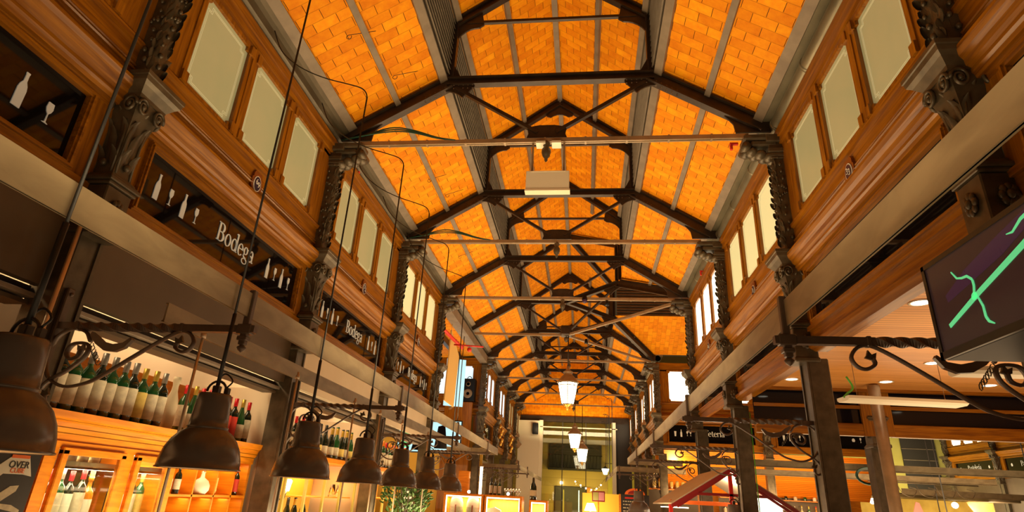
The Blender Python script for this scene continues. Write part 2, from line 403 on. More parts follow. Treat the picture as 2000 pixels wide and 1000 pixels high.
# ================================================================ TRUSSES
def ibeam(mb, p, q, d=.085, w_=.055, t=.010, M=None):
    p = Vector(p); q = Vector(q); a = (q-p).normalized(); n = Vector((-a.z, 0, a.x))
    mb.bar(p+n*d, q+n*d, w_, t, M); mb.bar(p-n*d, q-n*d, w_, t, M); mb.bar(p, q, t*.7, d, M)
def plate(mb, poly, y=.012, M=None): mb.prism(poly, -y, y, 'y', M)
def fillet(cx, cz, r, a0, a1, n=8): return [(cx+r*math.cos(math.radians(a0+(a1-a0)*i/n)), cz+r*math.sin(math.radians(a0+(a1-a0)*i/n))) for i in range(n+1)]
def make_truss():
    T = empty('roof_truss', cat='roof truss')
    for s in (-1, 1):
        mb = MB(); ibeam(mb, (s*2.70, 0, 6.04), (s*1.36, 0, 6.87)); mb.build('rafter', 'truss_iron', T)
        mb = MB(); plate(mb, [(s*a, b) for a, b in [(2.78, 5.95), (2.80, 6.14), (2.66, 6.16), (2.25, 6.30), (2.22, 6.24), (2.28, 6.16), (2.34, 6.08), (2.36, 5.95)]]); mb.build('end_plate', 'truss_iron', T)
        mb = MB(); plate(mb, [(s*a, b) for a, b in [(1.36, 6.93), (1.72, 6.71), (1.66, 6.60)]+fillet(1.40, 6.42, .30, 38, 140, 8)+[(1.02, 6.78), (.98, 6.93)]]); gp = mb.build('knee_plate', 'truss_iron', T)
        rv = MB()
        for i in range(5):
            for zz in (-.055, .0):
                for yy in (-.016, .016):
                    rv.ball((s*(1.42+i*.065), yy, 6.78-i*.041+zz), .011, 6); rv.ball((s*(1.30-i*.065), yy, 6.82+zz), .011, 6)
        rv.build('rivets', 'rivet', gp)
        mb = MB(); mb.bar((s*1.28, 0, 6.78), (s*.12, 0, 6.02), .028, .024); mb.build('strut', 'truss_iron', T)
        mb = MB(); ibeam(mb, (s*1.36, 0, 6.95), (s*1.36, 0, 7.92), .035, .05); mb.build('post', 'truss_iron', T)
        mb = MB(); plate(mb, [(s*a, b) for a, b in [(1.40, 7.98), (1.40, 7.52)]+fillet(1.02, 7.50, .33, 5, 90, 7)+[(.95, 7.88), (1.0, 8.17), (1.18, 8.12)]]); mb.build('eave_plate', 'truss_iron', T)
        mb = MB(); plate(mb, [(s*a, b) for a, b in [(1.40, 6.92), (1.40, 7.25), (1.34, 7.2), (1.2, 6.92)]]); mb.build('foot_plate', 'truss_iron', T)
        mb = MB(); ibeam(mb, (s*1.36, 0, 7.93), (s*.0, 0, 8.92), .06, .05); mb.build('top_rafter', 'truss_iron', T)
        cp = MB()   # carved console under the tie end
        cp.cbox(*sorted((s*2.42, s*2.80)), -.12, .12, 5.78, 5.86, .02)
        cp.cbox(*sorted((s*2.50, s*2.80)), -.10, .10, 5.70, 5.78, .02)
        for k in range(7):
            cp.ball((s*(2.46+.05*k), 0.03*(-1)**k, 5.66-.018*k), .075, 8, (1, 1.1, .8))
        cp.tube([(s*2.44, -.11, 5.70), (s*2.44, .11, 5.70)], .055, 12)
        cp.build('console', 'iron', T)
    mb = MB(); ibeam(mb, (-1.40, 0, 6.88), (1.40, 0, 6.88), .055, .05); mb.build('collar_beam', 'truss_iron', T)
    mb = MB(); mb.bar((-1.2, 0, 7.93), (1.2, 0, 7.93), .022, .022); mb.build('upper_tie', 'truss_iron', T)
    mb = MB(); plate(mb, [(-.28, 8.66), (0, 8.87), (.28, 8.66), (.25, 8.59)]+fillet(0, 8.36, .27, 50, 130, 6)+[(-.25, 8.59)]); mb.build('apex_plate', 'truss_iron', T)
    mb = MB(); plate(mb, [(-.26, 5.94), (.26, 5.94), (.24, 6.0), (.26, 6.10), (.10, 6.13), (-.10, 6.13), (-.26, 6.10), (-.24, 6.0)]); mb.build('node_plate', 'truss_iron', T)
    mb = MB()
    for yy in (-.02, .02): mb.bar((-2.5, yy, 5.89), (2.5, yy, 5.89), .012, .030)
    for k in range(9): mb.box(-2.1+k*.52-.012, -2.1+k*.52+.012, -.04, .04, 5.855, 5.925)
    mb.build('tie_rod', 'tie_steel', T)
    mb = MB(); mb.lathe([(0, 5.90), (.035, 5.88), (.05, 5.83), (.03, 5.80), (.058, 5.76), (.06, 5.71), (.045, 5.66), (.02, 5.63), (.022, 5.60), (0, 5.57)], 12); mb.build('pendant', 'iron', T)
    return T
TR = make_truss()
TL = {0: 'iron roof truss overhead, nearest to the viewer', 1: 'large dark iron roof truss carrying the white light box', 2: 'iron roof truss just behind the white light box, between its collar beam ends',
      3: 'iron roof truss at the near edge of the crossing, holding the small camera', 5: 'iron roof truss on the far pair of crossing columns', 6: 'iron roof truss, first one beyond the crossing',
      7: 'iron roof truss, second one beyond the crossing', 8: 'iron roof truss nearest to the glazed end wall'}
for k, l in TL.items():
    place(TR, (0, Y(k), 0), 0, l)
# crossing truss: left half across, two diagonal halves to the right
def half_truss(T, ang, L=1.0):
    M = Matrix.Rotation(ang, 4, 'Z') @ Matrix.Diagonal((L, 1, 1, 1))
    mb = MB(); ibeam(mb, (2.70, 0, 6.04), (1.36, 0, 6.87), M=M); mb.build('rafter', 'truss_iron', T)
    mb = MB(); ibeam(mb, (1.36, 0, 6.87), (0, 0, 6.87), .055, .05, M=M); mb.build('collar_beam', 'truss_iron', T)
    mb = MB(); mb.bar((1.28, 0, 6.78), (.12, 0, 6.02), .028, .024, M); mb.build('strut', 'truss_iron', T)
    mb = MB(); plate(mb, [(1.36, 6.93), (1.72, 6.71), (1.66, 6.60)]+fillet(1.40, 6.42, .30, 38, 140, 8)+[(1.02, 6.78), (.98, 6.93)], M=M); mb.build('knee_plate', 'truss_iron', T)
    mb = MB()
    for yy in (-.02, .02): mb.bar((0, yy, 5.89), (2.6, yy, 5.89), .012, .030, M)
    mb.build('tie_rod', 'tie_steel', T)
    mb = MB(); ibeam(mb, (1.36, 0, 6.95), (1.36, 0, 7.92), .035, .05, M=M); mb.build('post', 'truss_iron', T)
    mb = MB(); ibeam(mb, (1.36, 0, 7.93), (0, 0, 8.92), .06, .05, M=M); mb.build('top_rafter', 'truss_iron', T)
XT = empty('crossing_truss', (0, YM, 0), 0, 'star-shaped iron truss over the middle of the crossing, with diagonal arms to the right', 'roof truss')
half_truss(XT, PI); ad = math.atan2(3.2, 2.72); LD = math.hypot(3.2, 2.72)/2.72
half_truss(XT, ad, LD); half_truss(XT, -ad, LD)
mb = MB(); mb.cbox(-.16, .16, -.16, .16, 5.86, 6.14, .03); mb.build('node_plate', 'truss_iron', XT)
mb = MB(); mb.lathe([(0, 5.86), (.06, 5.82), (.07, 5.76), (.03, 5.70), (0, 5.68)], 12); mb.build('pendant', 'iron', XT)
# trusses of the side hall on the right
for j, x in enumerate((2.78, 5.98, 9.18)):
    if j == 0: continue
    t = copy_tree(TR); t.location = (x, YM, 0); t.rotation_euler = (0, 0, PI/2); t.scale = (1.15, 1, 1)
    t['label'] = ('iron roof truss in the right side hall, nearest to the nave', 'iron roof truss deep in the right side hall')[j-1]

# ================================================================ TIMBER WALLS
WIN = [0]
def moulding(mb, prof, y0, y1): mb.prism(prof, y0, y1, 'y')
def panel_meshes():
    w_ = MB()   # horizontal rails and cornice
    w_.box(-.06, 0, -1.6, 1.6, 3.26, 3.38); w_.box(-.06, .025, -1.6, 1.6, 3.38, 3.425)
    w_.box(-.06, 0, -1.6, 1.6, 4.02, 4.62)
    moulding(w_, [(0, 4.06), (.035, 4.06), (.045, 4.085), (.06, 4.10), (.06, 4.125), (.085, 4.14), (.10, 4.17), (.13, 4.19), (.15, 4.22), (.15, 4.245), (.12, 4.26), (.09, 4.262), (.085, 4.29), (.06, 4.31), (.03, 4.33), (0, 4.34)], -1.6, 1.6)
    moulding(w_, [(0, 4.40), (.018, 4.402), (.028, 4.412), (.018, 4.422), (0, 4.424)], -1.6, 1.6)
    moulding(w_, [(0, 4.435), (.014, 4.437), (.02, 4.445), (.014, 4.453), (0, 4.455)], -1.6, 1.6)
    moulding(w_, [(0, 4.60), (.03, 4.605), (.035, 4.64), (.015, 4.665), (0, 4.67)], -1.6, 1.6)
    w_.box(-.06, -.005, -1.6, 1.6, 4.62, 4.70); w_.box(-.06, 0, -1.6, 1.6, 5.64, 5.72); w_.box(-.06, .03, -1.6, 1.6, 5.72, 5.80); w_.box(-.06, .055, -1.6, 1.6, 5.80, 5.90)
    v_ = MB()
    for s in (-1, 1): v_.box(-.06, -.004, *sorted((s*1.32, s*1.6)), 3.38, 4.06)
    for y0, y1 in ((-1.6, -1.23), (-.49, -.37), (.37, .49), (1.23, 1.6)):
        v_.box(-.06, .0, y0, y1, 4.66, 5.68)
        if y1-y0 < .2: v_.box(.0, .022, y0+.03, y1-.03, 4.66, 5.70)
    fr = MB()   # sign frame moulding
    for z0, z1 in ((3.425, 3.47), (3.975, 4.02)):
        fr.box(-.03, .03, -1.32, 1.32, z0, z1); fr.box(-.03, .045, -1.32, 1.32, (z0+z1)/2-.008, (z0+z1)/2+.008)
    for s in (-1, 1):
        a, b = sorted((s*1.275, s*1.32)); fr.box(-.03, .03, a, b, 3.47, 3.975); fr.box(-.03, .045, (a+b)/2-.008, (a+b)/2+.008, 3.45, 3.99)
    return w_.mesh('wall', 'wood_y'), v_.mesh('wall_stiles', 'wood_z'), fr.mesh('sign_frame', 'wood_y')
PW, PV, PF = panel_meshes()
def pane_frame(yc):
    f_ = MB()
    y0, y1 = yc-.37, yc+.37
    f_.box(-.03, .012, y0-.02, y1+.02, 4.655, 4.705); f_.box(-.03, .012, y0-.02, y1+.02, 5.635, 5.68)
    f_.box(-.03, .012, y0-.03, y0+.025, 4.68, 5.66); f_.box(-.03, .012, y1-.025, y1+.03, 4.68, 5.66)
    for yy in (y0+.02, y1-.02):
        s = 1 if yy < yc else -1
        for zz, t in ((4.70, 1), (5.64, -1)):
            f_.box(-.03, .006, *sorted((yy, yy+s*.05)), *sorted((zz, zz+t*.05)))
            f_.box(.006, .034, *sorted((yy-s*.05, yy+s*.02)), *sorted((zz-t*.03, zz+t*.07)))
    return f_
PANE = {}
def glyphs(): pass
def wall_bay(side, loc, rz, pane_mat, sign=True, n=1):
    """one bay of timber wall: structure + three windows; returns a matrix"""
    o = bpy.data.objects.new('wall_'+side, PW); COL.objects.link(o); o.location = loc; o.rotation_euler = (0,0,rz); o['kind'] = 'structure'
    c = bpy.data.objects.new('wall_stiles', PV); COL.objects.link(c); c.parent = o
    for yc in (-.86, 0, .86):
        WIN[0] += 1
        if (yc, pane_mat) not in PANE:
            pm = MB(); pm.box(-.035, -.02, yc-.38, yc+.38, 4.66, 5.68); PANE[yc, pane_mat] = pm.mesh('pane', pane_mat)
            if yc not in PANE: PANE[yc] = pane_frame(yc).mesh('sash', 'wood_z')
        wn = bpy.data.objects.new('window_%d' % WIN[0], PANE[yc, pane_mat]); COL.objects.link(wn); wn.location = loc; wn.rotation_euler = (0,0,rz); wn['kind'] = 'structure'
        sh = bpy.data.objects.new('window_frame', PANE[yc]); COL.objects.link(sh); sh.parent = wn
        if pane_mat in ('pane_near', 'pane_mid'):
            if ('e', yc) not in PANE:
                e = MB()
                for g_, h_ in ((.045, .05), (.06, .05)):
                    a, b, c, d = yc-.345+g_, yc+.345-g_, 4.705+g_, 5.635-g_
                    e.box(-.02, -.0185, a+h_, b-h_, c, c+.005); e.box(-.02, -.0185, a+h_, b-h_, d-.005, d); e.box(-.02, -.0185, a, a+.005, c+h_, d-h_); e.box(-.02, -.0185, b-.005, b, c+h_, d-h_)
                    for y_, s1 in ((a, 1), (b, -1)):
                        for z_, s2 in ((c, 1), (d, -1)):
                            e.box(-.02, -.0185, *sorted((y_, y_+s1*h_)), *sorted((z_+s2*h_, z_+s2*h_+s2*.005))); e.box(-.02, -.0185, *sorted((y_+s1*h_, y_+s1*h_+s1*.005)), *sorted((z_, z_+s2*h_)))
                PANE['e', yc] = e.mesh('etched_border', 'etch')
            eo = bpy.data.objects.new('etched_border', PANE['e', yc]); COL.objects.link(eo); eo.parent = wn
# ================================================================ LETTERING (serif glyphs drawn in the script)
class G:
    """flat glyph builder in (u,v); emitted as thin plates facing +x"""
    def __init__(s): s.mb = MB()
    def poly(s, P, x0, sc, u0, v0):
        s.mb.prism([(u0+sc*a, v0+sc*b) for a, b in P], x0, x0+.004, 'x')
def ring(cx, cy, rx, ry, ix, iy, a0=0, a1=360, n=18):
    out = []
    for i in range(n):
        t0 = math.radians(a0+(a1-a0)*i/n); t1 = math.radians(a0+(a1-a0)*(i+1)/n)
        out.append([(cx+rx*math.cos(t0), cy+ry*math.sin(t0)), (cx+rx*math.cos(t1), cy+ry*math.sin(t1)), (cx+ix*math.cos(t1), cy+iy*math.sin(t1)), (cx+ix*math.cos(t0), cy+iy*math.sin(t0))])
    return out
def R(x0, x1, y0, y1): return [[(x0,y0),(x1,y0),(x1,y1),(x0,y1)]]
def stem(x, y0, y1, w=.17, sb=True, stp=1):
    o = R(x, x+w, y0, y1)
    if sb: o += R(x-.1, x+w+.1, y0, y0+.055)
    if stp == 1: o += [[(x-.12, y1-.1), (x, y1-.14), (x, y1), (x-.12, y1-.05)]]
    if stp == 2: o += R(x-.1, x+w+.1, y1-.055, y1)
    return o
def rib(P, W):
    out = []
    for i in range(len(P)-1):
        (a, b), (c, d) = P[i], P[i+1]; L = math.hypot(c-a, d-b) or 1; nx, ny = -(d-b)/L, (c-a)/L; w0, w1 = W[i]/2, W[i+1]/2
        out.append([(a+nx*w0, b+ny*w0), (a-nx*w0, b-ny*w0), (c-nx*w1, d-ny*w1), (c+nx*w1, d+ny*w1)])
    return out
GL = {
 'B': (1.05, stem(.1, 0, 1.5, .2, True, 2)+R(.25, .55, 0, .06)+R(.25, .5, 1.44, 1.5)+R(.25, .55, .74, .8)+ring(.5, 1.12, .38, .38, .16, .32, -90, 90, 9)+ring(.53, .40, .44, .40, .2, .34, -90, 90, 9)),
 'C': (1.12, ring(.6, .75, .55, .78, .32, .71, 40, 320, 18)+R(.96, 1.02, 1.02, 1.42)+R(.96, 1.02, .08, .34)),
 'P': (.98, stem(.1, 0, 1.5, .2, True, 2)+R(.25, .5, 1.44, 1.5)+R(.25, .5, .66, .72)+ring(.48, 1.08, .42, .42, .2, .36, -90, 90, 9)),
 'o': (.92, ring(.44, .5, .42, .52, .24, .47)),
 'd': (.98, ring(.42, .5, .40, .52, .22, .46)+stem(.68, 0, 1.58)),
 'e': (.82, ring(.42, .5, .40, .52, .22, .47, 8, 318, 16)+R(.22, .80, .54, .60)),
 'a': (.84, stem(.52, .06, .72, .17, False, 0)+ring(.42, .72, .27, .30, .12, .25, 0, 165, 8)+ring(.33, .28, .28, .30, .13, .24, 30, 330, 12)+[[(.52, .1), (.66, 0), (.84, .06), (.7, .12)]]),
 'g': (.86, ring(.38, .68, .32, .34, .16, .29)+ring(.40, -.22, .40, .26, .30, .2)+rib([(.2, .4), (.12, .22), (.3, .08), (.55, .04)], [.08, .1, .12, .12])+[[(.6, .88), (.82, .94), (.82, .84), (.62, .8)]]),
 'f': (.58, stem(.18, 0, 1.3, .17, True, 0)+ring(.47, 1.28, .29, .29, .14, .23, 20, 180, 8)+R(.02, .5, .94, 1.0)),
 't': (.56, stem(.16, .1, 1.28, .17, False, 0)+R(.02, .48, .94, 1.0)+ring(.42, .18, .26, .2, .10, .13, 180, 330, 6)),
 'r': (.68, stem(.12, 0, 1.0)+ring(.46, .72, .22, .28, .12, .2, 30, 150, 6)+ring(.58, .86, .1, .1, 0, 0)),
 'i': (.42, stem(.12, 0, 1.0)+ring(.2, 1.32, .11, .11, 0, 0)),
 'í': (.44, stem(.12, 0, 1.0)+[[(.12, 1.18), (.2, 1.18), (.48, 1.5), (.34, 1.54)]]),
 'l': (.42, stem(.12, 0, 1.58)),
 's': (.70, rib([(.62, .76), (.58, .92), (.36, .98), (.16, .88), (.16, .70), (.36, .54), (.56, .40), (.58, .2), (.36, .05), (.14, .1), (.08, .28)], [.05, .06, .07, .1, .15, .18, .15, .1, .07, .06, .05])),
}
BOT = [(-.13, 0), (.13, 0), (.135, .55), (.11, .68), (.05, .80), (.045, 1.02), (.055, 1.03), (.055, 1.08), (-.055, 1.08), (-.055, 1.03), (-.045, 1.02), (-.05, .80), (-.11, .68), (-.135, .55)]
GLS = [(-.11, 0), (.11, 0), (.02, .04), (.015, .32), (.08, .40), (.12, .52), (.10, .72), (-.10, .72), (-.12, .52), (-.08, .40), (-.015, .32), (-.02, .04)]
CUP = [(-.07, 0), (.07, 0), (.11, .5), (-.11, .5)]
PAS = [(-.14, 0), (.14, 0), (.2, .2), (.14, .38), (0, .45), (-.14, .38), (-.2, .2)]
def word(t, sc, u0, v0, parent, name='lettering'):
    mb = MB(); W = sum(GL[c][0] for c in t)*sc; u = u0-W/2
    for c in t:
        for P in GL[c][1]: mb.prism([(u+sc*a, v0+sc*b) for a, b in P], -.012, -.006, 'x')
        u += GL[c][0]*sc
    return mb.build(name, 'letter', parent)
def icon(P, sc, u0, v0, parent, name):
    mb = MB(); mb.prism([(u0+sc*a, v0+sc*b) for a, b in P], -.012, -.006, 'x'); return mb.build(name, 'letter', parent)
def shop_sign(text, loc, rz, label, sc=.118, icons=(), u0=0, cat='shop sign', glass='black_glass'):
    t = empty('shop_sign', loc, rz, label, cat, 'black glass shop signs in timber frames')
    MB().box(-.03, -.013, -1.29, 1.29, 3.45, 3.995).build('glass_panel', glass, t)
    fo = bpy.data.objects.new('frame', PF); COL.objects.link(fo); fo.parent = t
    if text: word(text, sc, u0, 3.665, t)
    for P, s_, u, v, nm in icons: icon(P, s_, u, v, t, nm)
    return t
BI = [(BOT, .20, -1.10, 3.63, 'bottle_icon'), (GLS, .19, -.94, 3.66, 'glass_icon'), (BOT, .20, -.77, 3.63, 'bottle_icon'), (GLS, .19, -.60, 3.66, 'glass_icon'),
      (BOT, .20, .66, 3.63, 'bottle_icon'), (GLS, .19, .82, 3.66, 'glass_icon'), (BOT, .20, .97, 3.63, 'bottle_icon'), (GLS, .19, 1.13, 3.66, 'glass_icon')]

# ---- oval number plaques
def text_mesh(s, size, mt, parent, name, M, ext=.003, label=None, shear=0):
    cu = bpy.data.curves.new(name, 'FONT'); cu.body = s; cu.size = size; cu.extrude = ext; cu.align_x = 'CENTER'; cu.align_y = 'CENTER'; cu.shear = shear
    to = bpy.data.objects.new(name, cu); COL.objects.link(to)
    me = bpy.data.meshes.new_from_object(to.evaluated_get(bpy.context.evaluated_depsgraph_get()))
    bpy.data.objects.remove(to); bpy.data.curves.remove(cu)
    me.transform(M); me.materials.clear(); me.materials.append(MATS[mt])
    o = bpy.data.objects.new(name, me); COL.objects.link(o)
    if parent: o.parent = parent
    if label: o['label'] = label
    return o
TX = Matrix(((0,0,1,0),(1,0,0,0),(0,1,0,0),(0,0,0,1)))       # text (u,v) -> (y,z) facing +x
def plaque(num, loc, rz, label):
    t = empty('number_plaque', loc, rz, label, 'number plaque', 'oval house-number plaques on the timber frieze')
    P = [(-.075, -.10), (-.05, -.125), (.05, -.125), (.075, -.10), (.075, -.06), (.095, -.045), (.095, .045), (.075, .06), (.075, .10), (.05, .135), (.02, .125), (-.02, .125), (-.05, .135), (-.075, .10), (-.075, .06), (-.095, .045), (-.095, -.045), (-.075, -.06)]
    MB().prism(P, 0, .025, 'x').build('backboard', 'badge_wood', t)
    El = lambda a, b: [(a*math.cos(2*PI*i/24), b*math.sin(2*PI*i/24)) for i in range(24)]
    MB().prism(El(.065, .085), .025, .031, 'x').build('rim', 'plate_white', t)
    MB().prism(El(.055, .075), .031, .034, 'x').build('plate', 'plate_blue', t)
    for i, c in enumerate(num):
        text_mesh(c, .085, 'plate_white', t, 'numeral', Matrix.Translation((.036, -.018+.038*i, .016-.022*i)) @ TX, .001)
    return t

# ================================================================ COLUMNS
def rosette(mb, M):
    for k in range(8):
        a = 2*PI*k/8; mb.ball((.012, .032*math.cos(a), .032*math.sin(a)), .02, 6, (.6, 1, 1), M)
    mb.ball((.02, 0, 0), .02, 8, (.8, 1, 1), M)
def volute(mb, M, r=.062, flip=1):
    pts = []
    for i in range(26):
        a = i/25*2*PI*1.75; q = r*(1-.72*i/25); pts.append((.01, flip*q*math.cos(a), q*math.sin(a)))
    mb.tube(pts, .02, 6, .013, ref=(1,0,0), M=M, taper=lambda t: 1-.45*t)
    mb.ball((.015, 0, 0), r*.30, 8, M=M)
def leaf_poly(mb, M, h=.1, w_=.045, lean=.03):
    """small curled acanthus leaf, 3 cross sections"""
    vv = []
    for z, ww, x in ((0, .5, 0), (.35, 1, .010), (.65, .9, .018), (.88, .55, .034), (1, .12, .05)):
        for u in (-1, -.5, 0, .5, 1): vv.append((x*lean/.03-(abs(u)**2)*.012, u*ww*w_, z*h))
    ff = []
    for j in range(4):
        for i in range(4): ff.append((j*5+i, j*5+i+1, j*5+6+i, j*5+5+i))
    n = len(vv); vv += [(x-.012, y*.8, z*.97) for x, y, z in vv]
    ff += [tuple(n+i for i in reversed(f)) for f in ff]
    mb.add(vv, ff, True, M)
def make_column():
    T = empty('iron_column', cat='column', group='cast-iron columns carrying the timber walls')
    mb = MB(); mb.cbox(-.21, -.005, -.11, .11, 0, 3.10, .010)
    for s in (-1, 1): mb.box(-.01, .008, *sorted((s*.085, s*.112)), 0, 3.08)
    mb.build('pillar', 'iron', T)
    mb = MB(); mb.cbox(-.14, .145, -.145, .145, 3.10, 3.42, .01); mb.cbox(-.15, .165, -.165, .165, 3.06, 3.11, .012); pd = mb.build('pedestal', 'iron', T)
    mb = MB()
    for a in (0, PI/2, -PI/2): rosette(mb, Matrix.Rotation(a, 4, 'Z') @ Matrix.Translation((.145, 0, 3.27)) @ Matrix.Scale(1.5, 4))
    mb.build('rosette', 'iron', pd)
    mb = MB()
    for w_, z0, z1 in ((.165, 3.42, 3.445), (.185, 3.445, 3.475), (.165, 3.475, 3.49), (.145, 3.49, 3.51)): mb.cbox(-.14, w_, -w_, w_, z0, z1, .006)
    mb.build('base_moulding', 'iron', T)
    mb = MB(); n = 6
    prof = [(3.50, .115), (3.62, .105), (3.80, .105), (3.92, .12), (4.02, .145), (4.12, .16)]
    vv = []; ff = []
    for z, w_ in prof: vv += [(-.14, -w_, z), (w_, -w_, z), (w_, w_, z), (-.14, w_, z)]
    for j in range(5):
        for i in range(4): ff.append((j*4+i, j*4+(i+1) % 4, j*4+4+(i+1) % 4, j*4+4+i))
    mb.add(vv, ff)
    for a in (0, PI/2, -PI/2):
        Ra = Matrix.Rotation(a, 4, 'Z')
        for yy, zz, hh in ((-.06, 3.56, .16), (.06, 3.56, .16), (0, 3.66, .22), (-.07, 3.80, .15), (.07, 3.80, .15), (0, 3.90, .14)):
            leaf_poly(mb, Ra @ Matrix.Translation((.105, yy, zz)), hh, .042, .04)
        mb.ball((.125, 0, 3.60), .03, 8, M=Ra)
        for s in (-1, 1): mb.tube([(.11, s*.085, 3.53), (.11, s*.085, 3.85), (.13, s*.075, 3.95)], .012, 6, M=Ra)
    bd = mb.build('capital_body', 'iron', T)
    for a in (0, PI/2, -PI/2):
        for s in (-1, 1):
            v = MB(); volute(v, Matrix.Rotation(a, 4, 'Z') @ Matrix.Translation((.17, s*.105, 4.055)), .068, s); v.build('volute', 'iron', bd)
    mb = MB()
    pr = [(4.12, .17), (4.15, .175), (4.20, .22), (4.225, .25), (4.245, .255), (4.26, .258), (4.265, .268), (4.295, .268), (4.30, .258)]
    vv = []; ff = []
    for z, w_ in pr: vv += [(-.10, -w_, z), (w_, -w_, z), (w_, w_, z), (-.10, w_, z)]
    k = len(pr)
    for j in range(k-1):
        for i in range(4): ff.append((j*4+i, j*4+(i+1) % 4, j*4+4+(i+1) % 4, j*4+4+i))
    ff += [(3, 2, 1, 0), tuple((k-1)*4+i for i in range(4))]
    mb.add(vv, ff); mb.build('abacus', 'iron', T)
    mb = MB(); mb.cbox(-.10, .07, -.10, .10, 4.30, 5.74, .02); us = mb.build('upper_shaft', 'iron', T)
    rnd = random.Random(3); mb = MB()
    z = 4.42
    while z < 5.5:
        for a, q in ((0, .07), (PI/2, .10), (-PI/2, .10)):
            Ra = Matrix.Rotation(a, 4, 'Z')
            for s in (-1, 0, 1):
                M = Ra @ Matrix.Translation((q, s*.055+rnd.uniform(-.012, .012), z+rnd.uniform(-.02, .02))) @ Matrix.Rotation(s*-.5+rnd.uniform(-.3, .3), 4, 'X')
                leaf_poly(mb, M, rnd.uniform(.085, .13), rnd.uniform(.03, .045), rnd.uniform(.008, .017) if a == 0 else .002)
               
            mb.ball((q+.02, rnd.uniform(-.04, .04), z+.07), rnd.uniform(.018, .028), 6, M=Ra)
        z += .095
    for i in range(14):   # bead garland winding round the shaft
        a = i/13*PI*1.3-PI*.65
        mb.ball((.105*math.cos(a)-.0, .125*math.sin(a), 4.86+.016*i), .017, 6); mb.ball((.105*math.cos(a), -.125*math.sin(a), 5.12+.012*i), .017, 6)
    mb.build('foliage', 'iron', us)
    mb = MB()
    for w_, z0, z1 in ((.11, 5.52, 5.55), (.14, 5.60, 5.66), (.12, 5.55, 5.60), (.16, 5.74, 5.84)): mb.cbox(-.10, w_, -w_-.02, w_+.02, z0, z1, .008)
    mb.cbox(-.10, .12, -.12, .12, 5.66, 5.74, .01)
    mb.build('top_capital', 'iron', T)
    for o in bpy.data.objects:      # slimmer ornament, kept against the timber wall
        r = o
        while r.parent: r = r.parent
        if r is T and o.type == 'MESH' and not o.name.startswith('pillar'):
            for v in o.data.vertices: v.co.x = -.07+(v.co.x+.07)*.80; v.co.y *= .76
    return T
CP = make_column()
LK = {0: 'nearest on the left, above the first big pendant lamps', 1: 'second on the left, between the two nearest wine shop signs', 2: 'third on the left, past the second wine shop sign',
      3: 'fourth on the left, at the near corner of the crossing', 5: 'on the left at the far corner of the crossing', 6: 'on the left, one bay beyond the crossing', 7: 'on the left, two bays beyond the crossing', 8: 'on the left, three bays beyond the crossing'}
RK = {k: v.replace('on the left', 'on the right') for k, v in LK.items()}
RK[0] = 'nearest on the right, behind the wall television'; RK[1] = 'second on the right, beside the second scrolled bracket'; RK[2] = 'third on the right, beside the red-framed awning'
for k, v in LK.items(): place(CP, (-CX, Y(k), 0), 0, 'dark cast-iron column with leafy capital, '+v)
for k, v in RK.items(): place(CP, (CX, Y(k), 0), PI, 'dark cast-iron column with leafy capital, '+v)
# columns of the side hall and of the outer right aisle
for x, l in ((CX+3.2, 'standing between the two coffee shop signs'), (CX+6.4, 'right of the second coffee shop sign')):
    place(CP, (x, Y(5), 0), -PI/2, 'dark cast-iron column with leafy capital, '+l)
for i, y in enumerate((22.85, 26.1, 29.35)):
    place(CP, (16.4, y, 0), PI, 'dark cast-iron column on the far right wall, %s of three' % ('nearest', 'middle', 'farthest')[i])
for i, x in enumerate((4.6, 7.8)):
    place(CP, (x, 9.15, -.55), -PI/2, ('dark iron column in the right aisle behind the hanging white strip light', 'dark iron column deep in the right aisle')[i])

# ================================================================ BAYS
for k in range(-1, 9):
    if k in (3, 4): continue
    yc = Y(k)+1.6
    wall_bay('left', (-WX, yc, 0), 0, 'pane_near' if k < 2 else ('pane_mid' if k == 2 else ('pane_blue' if k in (5, 6) else 'pane_near')))
    if k < 8 or True: wall_bay('right', (WX, yc, 0), PI, 'pane_near' if k < 1 else ('pane_mid' if k == 1 else 'pane_bright'))
SIGN_L = {0: ('Bodega', 'black glass wine shop sign lettered Bodega, nearest and largest on the left'), 1: ('Bodega', 'black glass wine shop sign lettered Bodega, second along the left wall'),
          2: ('Bodega', 'black glass wine shop sign lettered Bodega, third along the left wall before the crossing')}
for k, (t, l) in SIGN_L.items(): shop_sign(t, (-WX, Y(k)+1.6, 0), 0, l, icons=BI, u0=.05)
shop_sign('', (-WX, Y(-1)+1.6, 0), 0, 'black glass sign with pale bottle and glass icons at the left edge', icons=[(BOT, .22, .88, 3.60, 'bottle_icon'), (GLS, .20, 1.08, 3.62, 'glass_icon'), (GLS, .22, .66, 3.64, 'glass_icon'), (BOT, .22, .45, 3.60, 'bottle_icon'), (GLS, .2, .2, 3.62, 'glass_icon')])
for k in (5, 6, 7): shop_sign('', (-WX, Y(k)+1.6, 0), 0, 'blank black glass sign panel on the left wall, %s beyond the crossing' % NTH[k-5])
for k in (-1, 0, 1, 2, 5, 6, 7, 8):
    n = {-1: 'at the right edge above the television', 0: 'nearest full one on the right wall', 1: 'second on the right wall', 2: 'third on the right wall by the crossing', 5: 'first right one beyond the crossing', 6: 'second right one beyond the crossing', 7: 'third right one beyond the crossing', 8: 'last on the right by the end wall'}[k]
    shop_sign('', (WX, Y(k)+1.6, 0), PI, 'blank black glass sign panel, '+n)
for k, num, l in ((0, '69', 'oval blue plaque numbered 69 above the nearest Bodega sign'), (1, '72', 'oval blue number plaque above the second Bodega sign'), (2, '74', 'oval blue number plaque above the third Bodega sign')):
    plaque(num, (-WX+.0, Y(k)+1.68, 4.43), 0, l)
